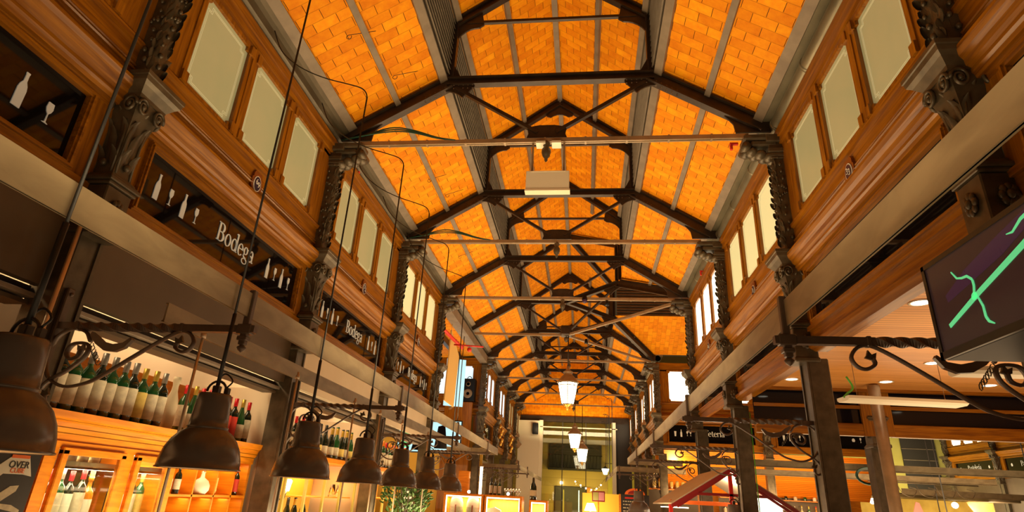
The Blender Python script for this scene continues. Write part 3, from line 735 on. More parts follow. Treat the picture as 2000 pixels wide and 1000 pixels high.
for k, num, l in ((0, '33', 'oval blue number plaque on the nearest right frieze'), (1, '31', 'oval blue number plaque, second on the right frieze'), (2, '29', 'oval blue number plaque, third on the right frieze')):
    plaque(num, (WX, Y(k)+1.6, 4.43), PI, l)
# side-hall wall facing the viewer
for i in range(2):
    xc = CX+1.6+3.2*i
    wall_bay('far_right', (xc, Y(5)+.07, 0), -PI/2, 'pane_bright')
CI = [(CUP, .30, -1.08, 3.64, 'glass_icon'), (BOT, .20, -.9, 3.63, 'bottle_icon'), (GLS, .19, -.72, 3.66, 'glass_icon'), (GLS, .19, -.62, 3.66, 'glass_icon'), (PAS, .22, .9, 3.68, 'cup_icon'), (GLS, .19, 1.1, 3.66, 'glass_icon')]
shop_sign('Cafetería', (CX+1.6, Y(5)+.07, 0), -PI/2, 'black glass coffee shop sign lettered Cafetería, left of two', icons=CI)
shop_sign('Cafetería', (CX+4.8, Y(5)+.07, 0), -PI/2, 'black glass coffee shop sign lettered Cafetería, right of two', icons=CI, u0=.1)
# left wall of the left side hall, facing the viewer
wall_bay('far_left', (-CX-1.6, Y(5)+.07, 0), -PI/2, 'pane_blue')
wall_bay('far_left', (-CX-4.8, Y(5)+.07, 0), -PI/2, 'pane_blue')
# outer right wall with pastry shop signs
for i, y in enumerate((24.45, 27.7)):
    wall_bay('outer_right', (16.5, y, 0), PI, 'pane_bright')
    shop_sign('Pastelería', (16.5, y, 0), PI, 'black glass pastry shop sign lettered Pastelería, %s' % ('at the right edge of the view', 'the farther one under three bright windows')[i], icons=[(PAS, .25, -.95, 3.68, 'pastry_icon'), (PAS, .25, .95, 3.68, 'pastry_icon')], sc=.125)
# ================================================================ HANGING FRAMES (grey steel channels)
def channel(name, x0, y0, x1, y1, z0, z1, label, flange=1, d=.014):
    t = empty(name, ((x0+x1)/2, (y0+y1)/2, 0), 0, label, 'steel beam', 'grey steel channels of the hanging frames')
    mb = MB(); L = math.hypot(x1-x0, y1-y0); a = math.atan2(y1-y0, x1-x0)
    M = Matrix.Rotation(a, 4, 'Z')
    mb.box(-L/2, L/2, -.006, .006, z0, z1, M); mb.build('web', 'grey_steel', t)
    f_ = MB(); f_.box(-L/2, L/2, *sorted((0, flange*d)), z0, z0+.01, M); f_.box(-L/2, L/2, *sorted((0, flange*d)), z1-.01, z1, M); f_.build('flange', 'grey_steel', t)
    return t
BX, BR = 1.52, 1.575; BZ0, BZ1 = 2.53, 2.675
channel('steel_beam', -BX, -1.0, -BX, 14.4, BZ0, BZ1, 'long grey steel beam over the big pendant lamps, nearer to the aisle', 1)
channel('steel_beam', -2.14, 3.3, -2.14, 14.3, BZ0-.01, BZ1-.03, 'grey steel beam behind the pendant lamps, along the scrolled brackets', 1)
channel('steel_beam', -BX, 14.4, -2.75, 14.4, BZ0, BZ1, 'short grey steel cross beam closing the left hanging frame', -1)
channel('steel_beam', -2.75, 19.6, -BX, 19.6, 2.45, 2.60, 'grey steel cross beam of the left frame beyond the crossing', 1)
channel('steel_beam', -BX, 19.6, -BX, 30, 2.45, 2.60, 'grey steel beam of the left frame beyond the crossing, running to the end wall', 1)
channel('steel_beam', BR, -1.0, BR, 15.6, BZ0, BZ1, 'long grey steel beam crossing the upper right, below the black signs', -1)
channel('steel_beam', BR, 15.6, 2.9, 15.6, BZ0, BZ1, 'short grey steel cross beam closing the right hanging frame', 1)
channel('steel_beam', BR-.05, 19.6, 3.6, 19.6, 2.55, 2.70, 'grey steel cross beam of the right frame beyond the crossing', -1)
channel('steel_beam', BR-.05, 19.6, BR-.05, 30, 2.55, 2.70, 'grey steel beam of the right frame beyond the crossing', 1)
channel('steel_beam', 3.0, 13.2, 12.5, 13.2, 2.46, 2.60, 'upper of the two long grey beams crossing the right side hall', -1)
channel('steel_beam', 3.3, 15.1, 9.6, 15.1, 2.40, 2.53, 'lower of the two long grey beams crossing the right side hall', -1)
channel('steel_beam', 8.2, 16.4, 13.0, 17.2, 2.18, 2.32, 'pale steel beam low at the right edge, in front of the pastry stalls', -1)

# ================================================================ SCROLLED BRACKETS (local x: from the column to the beam)
def make_bracket():
    T = empty('scroll_bracket', cat='wrought-iron bracket', group='wrought-iron scroll brackets carrying the hanging frames')
    mb = MB(); mb.cbox(-.03, .0, -.028, .028, 1.82, 2.70, .006)
    for z in (2.66, 1.87): mb.ball((.004, 0, z), .013, 6)
    mb.build('wall_plate', 'bracket_iron', T)
    mb = MB(); mb.bar((0, 0, 2.455), (.14, 0, 2.455), .021, .021); mb.bar((.80, 0, 2.455), (1.30, 0, 2.455), .021, .021)
    mb.tube([(.14+.66*i/48, 0, 2.455) for i in range(49)], .021, 4, .021, twist=lambda t: t*PI*4.0)
    for x in (.13, .83): mb.cbox(x-.012, x+.012, -.026, .026, 2.428, 2.482, .004)
    mb.build('arm', 'bracket_iron', T)
    A = [(.82,2.37),(.815,2.335),(.86,2.31),(.905,2.325),(.925,2.37),(.89,2.42),(.83,2.435),(.75,2.40),(.59,2.295),(.39,2.155),(.29,2.105),(.16,2.085),(.04,2.14),(-.012,2.25),(.0,2.36),(.05,2.42),(.12,2.44),(.2,2.415),(.245,2.36)]
    mb = MB(); mb.tube(smooth([(a, 0, b) for a, b in A], 4), .019, 6, .010); mb.build('strut_scroll', 'bracket_iron', T)
    B = [(.2,2.31),(.19,2.265),(.14,2.25),(.11,2.29),(.135,2.34),(.195,2.35),(.245,2.33),(.235,2.26),(.15,2.18),(.06,2.12),(.01,2.06),(-.005,2.0),(.03,1.965),(.065,1.985),(.06,2.03)]
    mb = MB(); mb.tube(smooth([(a, 0, b) for a, b in B], 4), .019, 6, .010)
    mb.build('lower_scroll', 'bracket_iron', T)
    for cx, cz in ((.2, 2.315), (.06, 2.04), (.83, 2.375)):
        mb = MB(); mb.prism([(cx-.022, cz-.01), (cx-.03, cz+.022), (cx-.005, cz+.012), (cx+.01, cz+.035), (cx+.018, cz+.01), (cx+.03, cz-.006), (cx, cz-.016)], -.008, .008, 'y'); mb.build('leaf_tip', 'iron', T)
    lf = [(.235,2.40),(.29,2.345),(.36,2.305),(.43,2.30),(.49,2.325),(.525,2.375),(.515,2.39),(.47,2.355),(.41,2.345),(.34,2.36),(.29,2.395),(.245,2.42)]
    mb = MB(); mb.prism(lf, -.014, .014, 'y'); mb.build('leaf', 'bracket_iron', T)
    mb = MB(); mb.tube([(.255+.085*t/40, .018*math.cos(t*.95), 2.34-.11*t/40+.018*math.sin(t*.95)) for t in range(41)], .003, 5); mb.build('tendril', 'iron', T)
    mb = MB(); mb.cbox(1.215, 1.255, -.02, .02, 2.36, 2.70, .005); mb.cbox(1.19, 1.28, -.026, .026, 2.425, 2.485, .005); mb.cbox(1.205, 1.265, -.028, .028, 2.385, 2.41, .004)
    mb.lathe([(0, 2.315), (.02, 2.33), (.028, 2.345), (.012, 2.36), (.012, 2.375)], 10, (1.235, 0, 0)); mb.build('clamp', 'bracket_iron', T)
    return T
BK = make_bracket()
LN = {0: 'nearest on the left, above the row of old bottles', 1: 'second on the left, crossing the third pendant lamp', 2: 'third on the left, above the smaller pendant lamps', 3: 'fourth on the left at the crossing', 5: 'on the left beyond the crossing', 6: 'last on the left, far down the hall'}
for k, l in LN.items(): place(BK, (-2.755, Y(k)-.02, 0), 0, 'iron scroll bracket, '+l)
LN = {0: 'nearest on the right, partly behind the television', 1: 'second on the right, with leaf curls in front of the orange stall', 2: 'third on the right, above the awning', 3: 'fourth on the right at the crossing', 5: 'on the right beyond the crossing'}
for k, l in LN.items(): place(BK, (2.80, Y(k)-.02, 0), PI, 'iron scroll bracket, '+l)

# ================================================================ PENDANT LAMPS
def make_pendant():
    T = empty('pendant_lamp', cat='pendant lamp', group='brown metal pendant lamps hanging over the left counter')
    prof = [(.205, 0), (.207, .006), (.200, .01), (.196, .05), (.183, .10), (.160, .145), (.130, .180), (.104, .197), (.102, .20), (.104, .204), (.104, .212), (.097, .216), (.094, .26), (.089, .33), (.085, .375), (.078, .385), (.0, .386)]
    MB().lathe(prof, 40).build('shade', 'lamp_brown', T)
    MB().lathe([(.201, .003), (.190, .05), (.172, .10), (.148, .14), (.118, .172), (.0, .18)], 32).build('reflector', 'lamp_inner', T)
    b = MB().ball((0, 0, .10), .035, 10).build('bulb', 'bulb_soft', T)
    h = MB(); h.tube(arc(0, .40, .055, 0, 180, 10), .007, 6); h.cbox(-.018, .018, -.018, .018, .38, .43, .004); h.cbox(.05, .075, -.015, .015, .375, .42, .004); h.build('hanger', 'truss_iron', T)
    c = MB(); c.tube(smooth([(.055, 0, .42), (.075, .01, .46), (.02, .02, .50), (-.012, .01, .47)], 4), .005, 6); c.build('cord', 'cable', T)
    return T
PL = make_pendant()
PY = [1.84, 3.04, 4.24, 5.44, 6.62, 7.82, 9.2]
for i, y in enumerate(PY):
    l = ['brown bell-shaped pendant lamp cut by the left edge of the view', 'large brown pendant lamp in front of the wine cubbyholes', 'brown pendant lamp behind the second scrolled bracket, third from the left edge', 'fourth brown pendant lamp from the left edge',
         'fifth brown pendant lamp from the left edge, above the plant', 'sixth brown pendant lamp from the left edge', 'smallest and farthest brown pendant lamp of the left row'][i]
    place(PL, (-1.5, y, 1.66), 0, l)
place(PL, (1.5, 11.9, 1.47), 0, 'brown pendant lamp low on the right, beside the chalkboard menu')
place(PL, (2.6, 9.3, 1.30), 0, 'brown pendant lamp under the red-framed awning')
for y_ in (1.84, 3.02, 4.24, 5.44, 6.62, 7.82): point((-1.5, y_, 1.665), 6, d='down')
for i, y in enumerate(PY):       # suspension rods with a curved hook to the gutter
    t = empty('suspension_rod', (-1.5, y, 0), 0, 'thin black rod with hooked top holding the %s pendant lamp from the left' % NTH[i], 'suspension rod', 'black rods holding the pendant lamps')
    dx = 0; MB().tube([(0, 0, 2.09), (0, 0, 4.95)], .0075, 6).build('rod', 'cable', t)
    MB().tube([(0, 0, 2.09), (0, 0, 2.5)], .012, 6).build('sleeve', 'cable', t)
    MB().tube(smooth([(0, 0, 4.90), (-.01, 0, 4.98), (-.07, 0, 5.05), (-.22, .02, 5.12), (-.50, .06, 5.24), (-.80, .10, 5.42), (-1.05, .14, 5.66), (-1.2, .16, 5.95)], 4), .006, 6).build('hook_wire', 'cable', t)
for i, (y, x) in enumerate(((3.62, -2.07), (5.05, -2.07), (6.50, -2.07), (7.4, -2.07), (8.4, -2.07), (9.9, -2.07))):
    t = empty('steel_pole', (x, y, 0), 0, 'slim polished steel pole dropping from the rear beam, %s from the left' % NTH[i], 'steel pole', 'polished steel poles over the left counter')
    MB().tube([(0, 0, .9), (0, 0, 2.56)], .0095, 10).build('tube', 'chrome', t); MB().lathe([(0, 2.5), (.018, 2.5), (.018, 2.53), (0, 2.53)], 10).build('collar', 'chrome', t)

for i, (x, y, z1) in enumerate(((1.5, 24.5, 5.2), (1.5, 26.8, 5.2), (1.52, 25.5, 5.0), (1.5, 28.5, 5.1), (1.52, 22.5, 5.2))):
    t = MB().tube([(x, y, 2.6), (x, y, z1)]+[(x-.06*j, y, z1+.05*math.sin(j)) for j in (1, 2, 3)], .012, 6).build('suspension_rod', 'cable')
    tag(t, 'thin black rod with curved top hanging on the far right, %s of five' % NTH[i], 'suspension rod', 'black rods on the far right')

# ================================================================ LANTERNS
def make_lantern():
    T = empty('lantern', cat='lantern', group='large glass street-style lanterns hanging along the hall')
    MB().lathe([(.15, -.56), (.20, -.35), (.255, -.02), (.258, 0)], 8).build('glass_body', 'lamp_glass', T)
    fr = MB()
    for k in range(8):
        a = 2*PI*k/8; fr.tube([(.155*math.cos(a), .155*math.sin(a), -.57), (.262*math.cos(a), .262*math.sin(a), 0)], .010, 6)
    for r, z in ((.262, 0), (.16, -.565), (.25, -.07)): fr.tube([(r*math.cos(2*PI*k/24), r*math.sin(2*PI*k/24), z) for k in range(25)], .011, 6, ref=(0,0,1))
    fr.build('glazing_bars', 'truss_iron', T)
    MB().lathe([(.29, .0), (.30, .02), (.27, .05), (.22, .12), (.16, .19), (.12, .22), (.12, .28), (.135, .29), (.13, .31), (.07, .35), (.04, .40), (.035, .46), (0, .47)], 24).build('roof', 'tie_steel', T)
    ft = MB(); ft.lathe([(.15, -.56), (.07, -.60), (.04, -.64), (.035, -.70), (0, -.72)], 14)
    for k in range(3):
        a = 2*PI*k/3; ft.tube(smooth([(.14*math.cos(a), .14*math.sin(a), -.57), (.15*math.cos(a), .15*math.sin(a), -.62), (.08*math.cos(a), .08*math.sin(a), -.64), (.05*math.cos(a), .05*math.sin(a), -.70)], 4), .010, 6, ref=(0,0,1))
    ft.build('foot', 'gold', T)
    return T
LT = make_lantern()
for (x, y, z), l in (((.06, 16.03, 4.56), 'largest glowing lantern, hanging from the crossing truss'), ((.12, Y(7), 4.22), 'middle glowing lantern, hanging before the end wall'), ((.42, Y(8), 3.89), 'smallest glowing lantern, just right of the middle one')):
    o = place(LT, (x, y, z), 0, l); MB().tube([(0, 0, .45), (0, 0, 5.87-z)], .016, 8).build('stem', 'truss_iron', o)

# ================================================================ CABLES, BOXES ON THE TRUSSES
for k in (1, 2):
    t = empty('cable_bundle', (0, Y(k), 0), 0, 'bundle of green cables along the tie rod of the %s truss' % ('second' if k == 1 else 'third'), 'cable')
    for j in range(3): MB().tube(smooth([(-2.75, -.06, 5.93), (-2.5, -.08+.03*j, 5.97+.02*j), (-2.1, -.07, 6.04+.03*j), (-1.8, -.06, 6.03+.02*j), (-1.45, -.03, 5.95+.008*j), (-1.2, -.03, 5.915)], 5), .010, 6).build('cable', 'cable_green', t)
t = empty('light_box', (.03, Y(1), 0), 0, 'weathered white box sign hanging under the tie rod of the big truss', 'light box')
mb = MB(); mb.cbox(-.27, .27, -.05, .05, 5.15, 5.42, .006); mb.build('case', 'white_paint', t)
mb = MB(); mb.box(-.28, .28, -.058, .058, 5.135, 5.16); mb.box(-.22, .22, -.056, -.05, 5.405, 5.415); mb.build('trim', 'cream', t)
for s in (-1, 1): MB().bar((s*.2, 0, 5.42), (s*.2, 0, 5.86), .008, .012).build('hanger', 'tie_steel', t)
for s in (-1, 1): MB().box(-.06+s*.10, .06+s*.10, -.07, .07, 5.82, 5.85).build('bracket', 'white_paint', t)
t = empty('ceiling_camera', (.5, Y(3)-.05, 0), 0, 'small round camera with violet glint on the crossing tie rod', 'camera')
MB().lathe([(0, 5.93), (.05, 5.93), (.06, 5.88), (.055, 5.82)], 16).build('housing', 'tv_black', t); MB().ball((0, -.03, 5.81), .05, 12).build('dome', 'screen_glow', t)
for (x, y), l in (((1.0, Y(3)), 'small spotlight hanging on the crossing tie rod, right of the camera'), ((.55, Y(4)+.3), 'small black spotlight near the middle of the crossing truss')):
    t = MB(); t.lathe([(0, 5.87), (.03, 5.87), (.045, 5.80), (.05, 5.74), (0, 5.74)], 12, (x, y, 0)); tag(t.build('spotlight', 'tv_black'), l, 'spotlight')
for (x, y, z), l in (((2.35, Y(1)+.1, 5.84), 'small red valve under the tie-rod end above the right column'), ((-2.84, Y(1)+.75, 5.90), 'small red lever under the left gutter'), ((2.80, Y(2)+1.5, 5.91), 'small red valve on the right gutter in the third bay')):
    t = MB(); t.cbox(x-.05, x+.05, y-.02, y+.02, z, z+.03, .005); t.cbox(x-.05, x-.02, y-.02, y+.02, z-.07, z, .005); tag(t.build('valve', 'red_paint'), l, 'valve')
# fine wires with hooks on the roof slopes
for i, (x, y) in enumerate(((-2.2, 5.0), (-2.1, 8.4), (-2.2, 11.6), (-1.95, 5.9), (-1.95, 9.1))):
    z = 6.16+(2.72-abs(x))/1.29*.82
    t = MB(); t.tube([(x+.25, y+.12, z+.10), (x, y, z-.06)], .004, 5); t.tube(arc(x, z-.09, .03, 90, 400, 10, y), .004, 5); tag(t.build('wire_hook', 'cable'), 'thin wire hook under the left roof slope, %s from the viewer' % NTH[i], 'hook', 'wire hooks on the left slope')

# ================================================================ LEFT AISLE SHELL
o = MB().box(-7.5, -2.95, -1.5, 12.9, 3.26, 3.32).build('ceiling', 'brown_panel'); tag(o, kind='structure')
o = MB().box(-3.95, -3.85, -1.5, 12.9, 0, 3.26).build('wall_left_back', 'cream'); tag(o, kind='structure')
for k in (-1, 0, 1, 2):
    f_ = MB(); f_.box(-2.93, -2.86, Y(k)+.12, Y(k)+3.08, 2.68, 3.27); o = f_.build('trim_%d' % (10+k), 'brown_panel' if k < 1 else 'cream'); tag(o, kind='structure')
    t = empty('shutter_rail', (-2.95, Y(k)+1.6, 0), 0, 'dark sliding track under the fascia of the %s left bay' % NTH[k+1], 'track')
    MB().cbox(-.12, .06, -1.48, 1.48, 2.60, 2.63, .004).build('track', 'grey_strip', t); MB().box(-.05, .0, -1.48, 1.48, 2.63, 2.68).build('slot', 'truss_iron', t)
    MB().box(-.14, .02, -1.48, 1.48, 2.56, 2.585).build('lower_rail', 'brown_panel', t)
    # stall partition behind each column
    o = MB().box(-3.85, -2.9, Y(k)-.03, Y(k)+.03, 0, 2.62).build('wall_left_partition', 'brown_panel' if k < 1 else 'cream'); tag(o, kind='structure')
for i, (dx, dy) in enumerate(((.03, -.16), (.06, -.20))):
    t = MB().tube([(-CX+dx+.02, Y(0)+dy+.02, 1.2), (-CX+dx+.02, Y(0)+dy+.02, 3.1)], .014, 8).build('conduit_pipe', 'chrome' if i else 'cable'); tag(t, ('black' if not i else 'shiny steel')+' conduit pipe running up beside the nearest left column', 'pipe')

# ================================================================ BOTTLES
def bottle_parts(kind):
    glass, lab, cap, prof = kind; T = empty('wine_bottle', cat='bottle')
    P = {'bord': [(0, 0), (.040, 0), (.044, .008), (.044, .27), (.040, .30), (.020, .335), (.0165, .345), (.0165, .43), (.0185, .432), (.0185, .445), (0, .446)],
         'burg': [(0, 0), (.044, 0), (.048, .008), (.048, .20), (.042, .25), (.026, .31), (.0175, .35), (.0165, .43), (.0185, .432), (.0185, .445), (0, .446)],
         'cava': [(0, 0), (.046, 0), (.050, .008), (.050, .20), (.045, .26), (.027, .32), (.020, .36), (.018, .42), (.022, .428), (.021, .446), (0, .448)],
         'spirit': [(0, 0), (.046, 0), (.048, .01), (.048, .24), (.042, .27), (.018, .30), (.016, .36), (.022, .362), (.022, .40), (0, .401)]}[prof]
    MB().lathe(P, 16).build('glass_body', glass, T)
    r = max(p[0] for p in P)+.0012
    z0, z1 = {'bord': (.05, .25), 'burg': (.04, .18), 'cava': (.05, .16), 'spirit': (.06, .20)}[prof]
    MB().lathe([(r, z0), (r, z1)], 14, a0=-2.0, a1=2.0).build('label', lab, T)
    zc = .36 if prof != 'cava' else .33
    MB().lathe([(.0185 if prof != 'cava' else .0245, zc), (.0190 if prof != 'cava' else .022, .40), (.0195, .446), (0, .449)], 12).build('capsule', cap, T)
    return T
KINDS = {}
def bottle(kind, loc, label, group, sc=1.0, rz=0):
    if kind not in KINDS: KINDS[kind] = bottle_parts(kind)
    o = place(KINDS[kind], loc, rz, label); o['group'] = group; o.scale = (sc, sc, sc); return o
def row(kinds, x, y0, y1, z, group, lab, sc=1.0, jit=.01, rz=0, axis='y', fat=1.08):
    n = len(kinds)
    for i, k in enumerate(kinds):
        p = y0+(y1-y0)*i/max(1, n-1)
        colr = {'bottle_dark': 'dark', 'bottle_green': 'green', 'bottle_clear': 'clear', 'bottle_amber': 'amber'}[k[0]]; cap = k[2].split('_')[1]
        l = '%s glass bottle with %s capsule, %s from the %s %s' % (colr, cap, NTH[i], 'near end' if axis == 'y' else 'left', lab)
        loc = (x+random.uniform(-jit, jit), p, z) if axis == 'y' else (p, x+random.uniform(-jit, jit), z)
        o = bottle(k, loc, l, group, sc*random.uniform(.97, 1.03), rz+random.uniform(-.5, .5)); o.scale = (o.scale[0]*fat, o.scale[1]*fat, o.scale[2])
D, GR, CL, AM = 'bottle_dark', 'bottle_green', 'bottle_clear', 'bottle_amber'
big = [(GR, 'label_cream', 'foil_grey', 'bord')]*1+[(D, 'label_cream', 'foil_grey', 'bord'), (GR, 'label_cream', 'foil_grey', 'bord'), (GR, 'label_cream', 'foil_grey', 'bord'), (D, 'label_cream', 'foil_grey', 'bord'), (GR, 'label_cream', 'foil_grey', 'bord'), (GR, 'label_cream', 'foil_grey', 'bord'), (D, 'label_cream', 'foil_grey', 'bord'), (GR, 'label_yellow', 'foil_gold', 'bord'), (GR, 'label_cream', 'foil_gold', 'bord'), (D, 'label_cream', 'foil_grey', 'bord')]
row(big, -3.16, 3.62, 4.80, 2.005, 'old bottles on top of the near cabinet', 'on the near cabinet', 1.04, fat=1.16)
t = empty('wrapped_bottle', (-3.16, 4.96, 2.005), 0, 'bottle wrapped in crumpled beige tissue, between grey-capped and red-capped bottles', 'bottle')
mb = MB(); mb.lathe([(0, 0), (.05, 0), (.056, .03), (.054, .12), (.060, .19), (.050, .26), (.028, .33), (.024, .38), (.034, .43), (.030, .46), (0, .45)], 11); mb.build('wrapping', 'tissue', t)
sm = [(GR, 'label_cream', 'foil_red', 'bord'), (GR, 'label_white', 'foil_gold', 'burg'), (D, 'label_cream', 'foil_red', 'bord'), (D, 'label_yellow', 'foil_red', 'bord'), (GR, 'label_yellow', 'foil_gold', 'bord'), (D, 'label_cream', 'foil_red', 'bord'), (D, 'label_red', 'foil_red', 'bord'), (D, 'label_red', 'foil_red', 'bord'), (GR, 'label_cream', 'foil_gold', 'burg'), (D, 'label_cream', 'foil_red', 'bord')]
row(sm, -3.16, 5.14, 6.22, 2.005, 'red-capped bottles on top of the near cabinet', 'of the red-capped row', .97)
bc = [(GR, 'label_cream', 'foil_red', 'bord'), (GR, 'label_cream', 'foil_red', 'bord'), (D, 'label_cream', 'foil_red', 'bord'), (GR, 'label_cream', 'foil_red', 'bord'), (D, 'label_yellow', 'foil_black', 'cava'), (D, 'label_yellow', 'foil_gold', 'cava'), (D, 'label_yellow', 'foil_black', 'cava'), (D, 'label_cream', 'foil_black', 'cava'), (D, 'label_cream', 'foil_gold', 'cava'), (GR, 'label_cream', 'foil_gold', 'cava'), (D, 'label_yellow', 'foil_gold', 'cava'), (D, 'label_cream', 'foil_gold', 'cava'), (GR, 'label_yellow', 'foil_gold', 'cava')]
row(bc, -3.14, 6.95, 9.3, 2.00, 'bottles on the shelf of the second left stall', 'on the second stall shelf', 1.0)
row([(GR if i % 2 else D, 'label_cream', 'foil_orange' if i % 3 else 'foil_red', 'bord') for i in range(15)], -3.14, 10.0, 12.5, 2.00, 'bottles on the shelf of the third left stall', 'on the third stall shelf', 1.0)
bottle((D, 'label_cream', 'foil_orange', 'bord'), (-3.16, 2.72, 2.14), 'dark bottle with orange capsule at the left edge', 'bottle of the nearest stall')
o = MB().box(-3.8, -3.02, -.5, 3.1, 2.09, 2.14).build('wall_shelf', 'wood_orange'); tag(o, 'wooden shelf board at the left edge, under the orange-capped bottle', 'shelf')

# ================================================================ WINE CABINET (near left stall)
t = empty('wine_cabinet', (0, 0, 0), 0, 'orange wooden wine cabinet with two glass doors and open cubbyholes', 'cabinet')
mb = MB(); mb.prism([(-3.8, 1.80), (-3.05, 1.80), (-3.045, 1.86), (-3.02, 1.89), (-3.01, 1.93), (-2.97, 1.955), (-2.96, 2.0), (-3.8, 2.0)], 3.40, 6.35, 'y'); mb.build('cornice', 'wood_orange', t)
mb = MB()
for z in (1.865, 1.90, 1.945): mb.box(-3.2, -2.955-(2.0-z)*.62, 3.40, 6.35, z-.005, z+.004)
mb.build('moulding_line', 'wood_y', t)
mb = MB(); mb.box(-3.8, -3.76, 3.40, 6.35, 0, 1.82); mb.build('back_panel', 'wood_orange', t)
for y in (3.40, 3.72, 5.02, 6.31): MB().box(-3.76, -3.065, y, y+.04, 0, 1.81).build('side_panel', 'wood_orange', t)
mb = MB(); mb.box(-3.06, -3.03, 3.70, 3.80, 0, 1.77); mb.box(-3.06, -3.03, 4.42, 4.52, 0, 1.77); mb.box(-3.06, -3.03, 4.96, 5.06, 0, 1.77); mb.box(-3.06, -3.03, 3.4, 5.06, 1.77, 1.81); mb.build('face_frame', 'wood_orange', t)
mb = MB(); mb.box(-3.76, -3.10, 3.76, 5.02, 1.66, 1.69); mb.box(-3.76, -3.10, 3.76, 5.02, 1.25, 1.28); mb.build('metal_shelf', 'grey_steel', t)
for i, (y0, y1) in enumerate(((3.81, 4.41), (4.53, 4.95))):
    d_ = MB()
    for a, b in ((y0, y0+.055), (y1-.055, y1)): d_.cbox(-3.04, -3.0, a, b, .3, 1.76, .006)
    d_.cbox(-3.04, -3.0, y0, y1, 1.725, 1.775, .006); d_.cbox(-3.04, -3.0, y0, y1, .3, .36, .006)
    d_ = d_.build('door', 'wood_orange', t); MB().box(-3.024, -3.018, y0+.05, y1-.05, .35, 1.73).build('glass_pane', 'glass', d_)
mb = MB()
for y in (5.40, 5.74, 6.04): mb.box(-3.76, -3.05, y, y+.018, .4, 1.80)
for z in (1.47, 1.14): mb.box(-3.76, -3.05, 5.06, 6.31, z, z+.02)
mb.build('cubbyhole_grid', 'wood_orange', t)
mb = MB(); mb.box(-3.5, -3.2, 3.85, 4.95, 1.775, 1.79); mb.build('light_strip', 'strip_light', t)
area((-3.35, 4.4, 1.765), (0, 0, 0), .3, 1.1, 9); area((-3.18, 4.4, 1.64), (0, 0, 0), .2, 1.1, 12, (1, .8, .5)); area((-3.12, 5.7, 1.79), (0, 0, 0), .1, 1.1, 3.5, (1, .75, .4)); area((-3.12, 5.7, 1.455), (0, 0, 0), .1, 1.1, 2, (1, .75, .4)); MB().box(-3.75, -3.72, 3.77, 5.01, .3, 1.80).build('fridge_back', 'brown_panel', t)
MB().box(-3.46, -3.42, 3.38, 6.3, 2.0, 2.47).build('wood_backing', 'wood_orange', t)
area((-2.1, 4.9, 1.0), (0, PI*.70, 0), .5, 2.4, 20, (1, .78, .45), 110); area((-2.1, 8.0, 1.0), (0, PI*.70, 0), .5, 3.0, 40, (1, .74, .4)); area((-2.1, 11.2, 1.0), (0, PI*.70, 0), .5, 3.0, 60, (1, .74, .4)); area((1.0, 8.5, 1.0), (0, -PI*.66, 0), .5, 6.0, 45, (1, .78, .48))  # unseen side fills added to brighten cabinet, bottle shelves and right pillars
ik = [(D, 'label_white', 'foil_grey', 'bord'), (D, 'label_white', 'foil_red', 'bord'), (GR, 'label_cream', 'foil_grey', 'bord'), (D, 'label_white', 'foil_red', 'bord'), (D, 'label_cream', 'foil_red', 'bord'), (AM, 'label_white', 'foil_gold', 'spirit')]
row(ik, -3.2, 3.88, 4.36, 1.28, 'bottles behind the near cabinet door', 'behind the near glass door', .80)
row([(D, 'label_cream', 'foil_orange', 'bord'), (GR, 'label_white', 'foil_grey', 'bord'), (D, 'label_cream', 'foil_grey', 'bord'), (GR, 'label_yellow', 'foil_gold', 'bord')], -3.2, 4.6, 4.9, 1.28, 'bottles behind the second cabinet door', 'behind the second glass door', .80)
def jar(x, y, z, mt_, label, r=.04, h=.1):
    t = empty('tin', (x, y, z), 0, label, 'tin', 'white tins on the upper shelf of the glass cabinet'); MB().lathe([(0, 0), (r, 0), (r, h), (0, h)], 16).build('body', mt_, t); MB().lathe([(r+.001, h*.2), (r+.001, h*.75)], 16).build('label', 'label_cream', t)
for i in range(5): jar(-3.2, 3.88+i*.11, 1.69, 'white_paint' if i < 3 else 'tissue', '%s tin from the near end, on the upper shelf behind the glass door' % NTH[i])
# things in the cubbyholes
bottle((GR, 'label_white', 'foil_red', 'spirit'), (-3.12, 5.14, 1.49), 'green bottle with white label in the first upper cubbyhole', 'bottles in the cubbyholes', .62)
bottle((D, 'label_cream', 'foil_black', 'spirit'), (-3.12, 5.26, 1.49), 'dark bottle in the first upper cubbyhole', 'bottles in the cubbyholes', .62)
bottle((CL, 'label_white', 'foil_gold', 'spirit'), (-3.12, 5.46, 1.49), 'clear bottle beside the white decanter', 'bottles in the cubbyholes', .62)
bottle((AM, 'label_yellow', 'foil_gold', 'bord'), (-3.12, 5.84, 1.49), 'amber bottle with yellow label in the third upper cubbyhole', 'bottles in the cubbyholes', .62)
bottle((CL, 'label_white', 'foil_red', 'bord'), (-3.12, 6.10, 1.49), 'clear bottle with red capsule in the last upper cubbyhole', 'bottles in the cubbyholes', .62)
bottle((D, 'label_red', 'foil_red', 'bord'), (-3.12, 6.22, 1.49), 'dark bottle with red label in the last upper cubbyhole', 'bottles in the cubbyholes', .62)
t = empty('decanter', (-3.12, 5.62, 1.49), 0, 'round white glowing decanter in the second upper cubbyhole', 'decanter'); MB().lathe([(0, 0), (.05, 0), (.078, .04), (.08, .08), (.06, .12), (.02, .15), (.015, .19), (.022, .20), (0, .2)], 18).build('body', 'white_paint', t); MB().ball((0, 0, .215), .016, 8).build('stopper', 'glass', t)
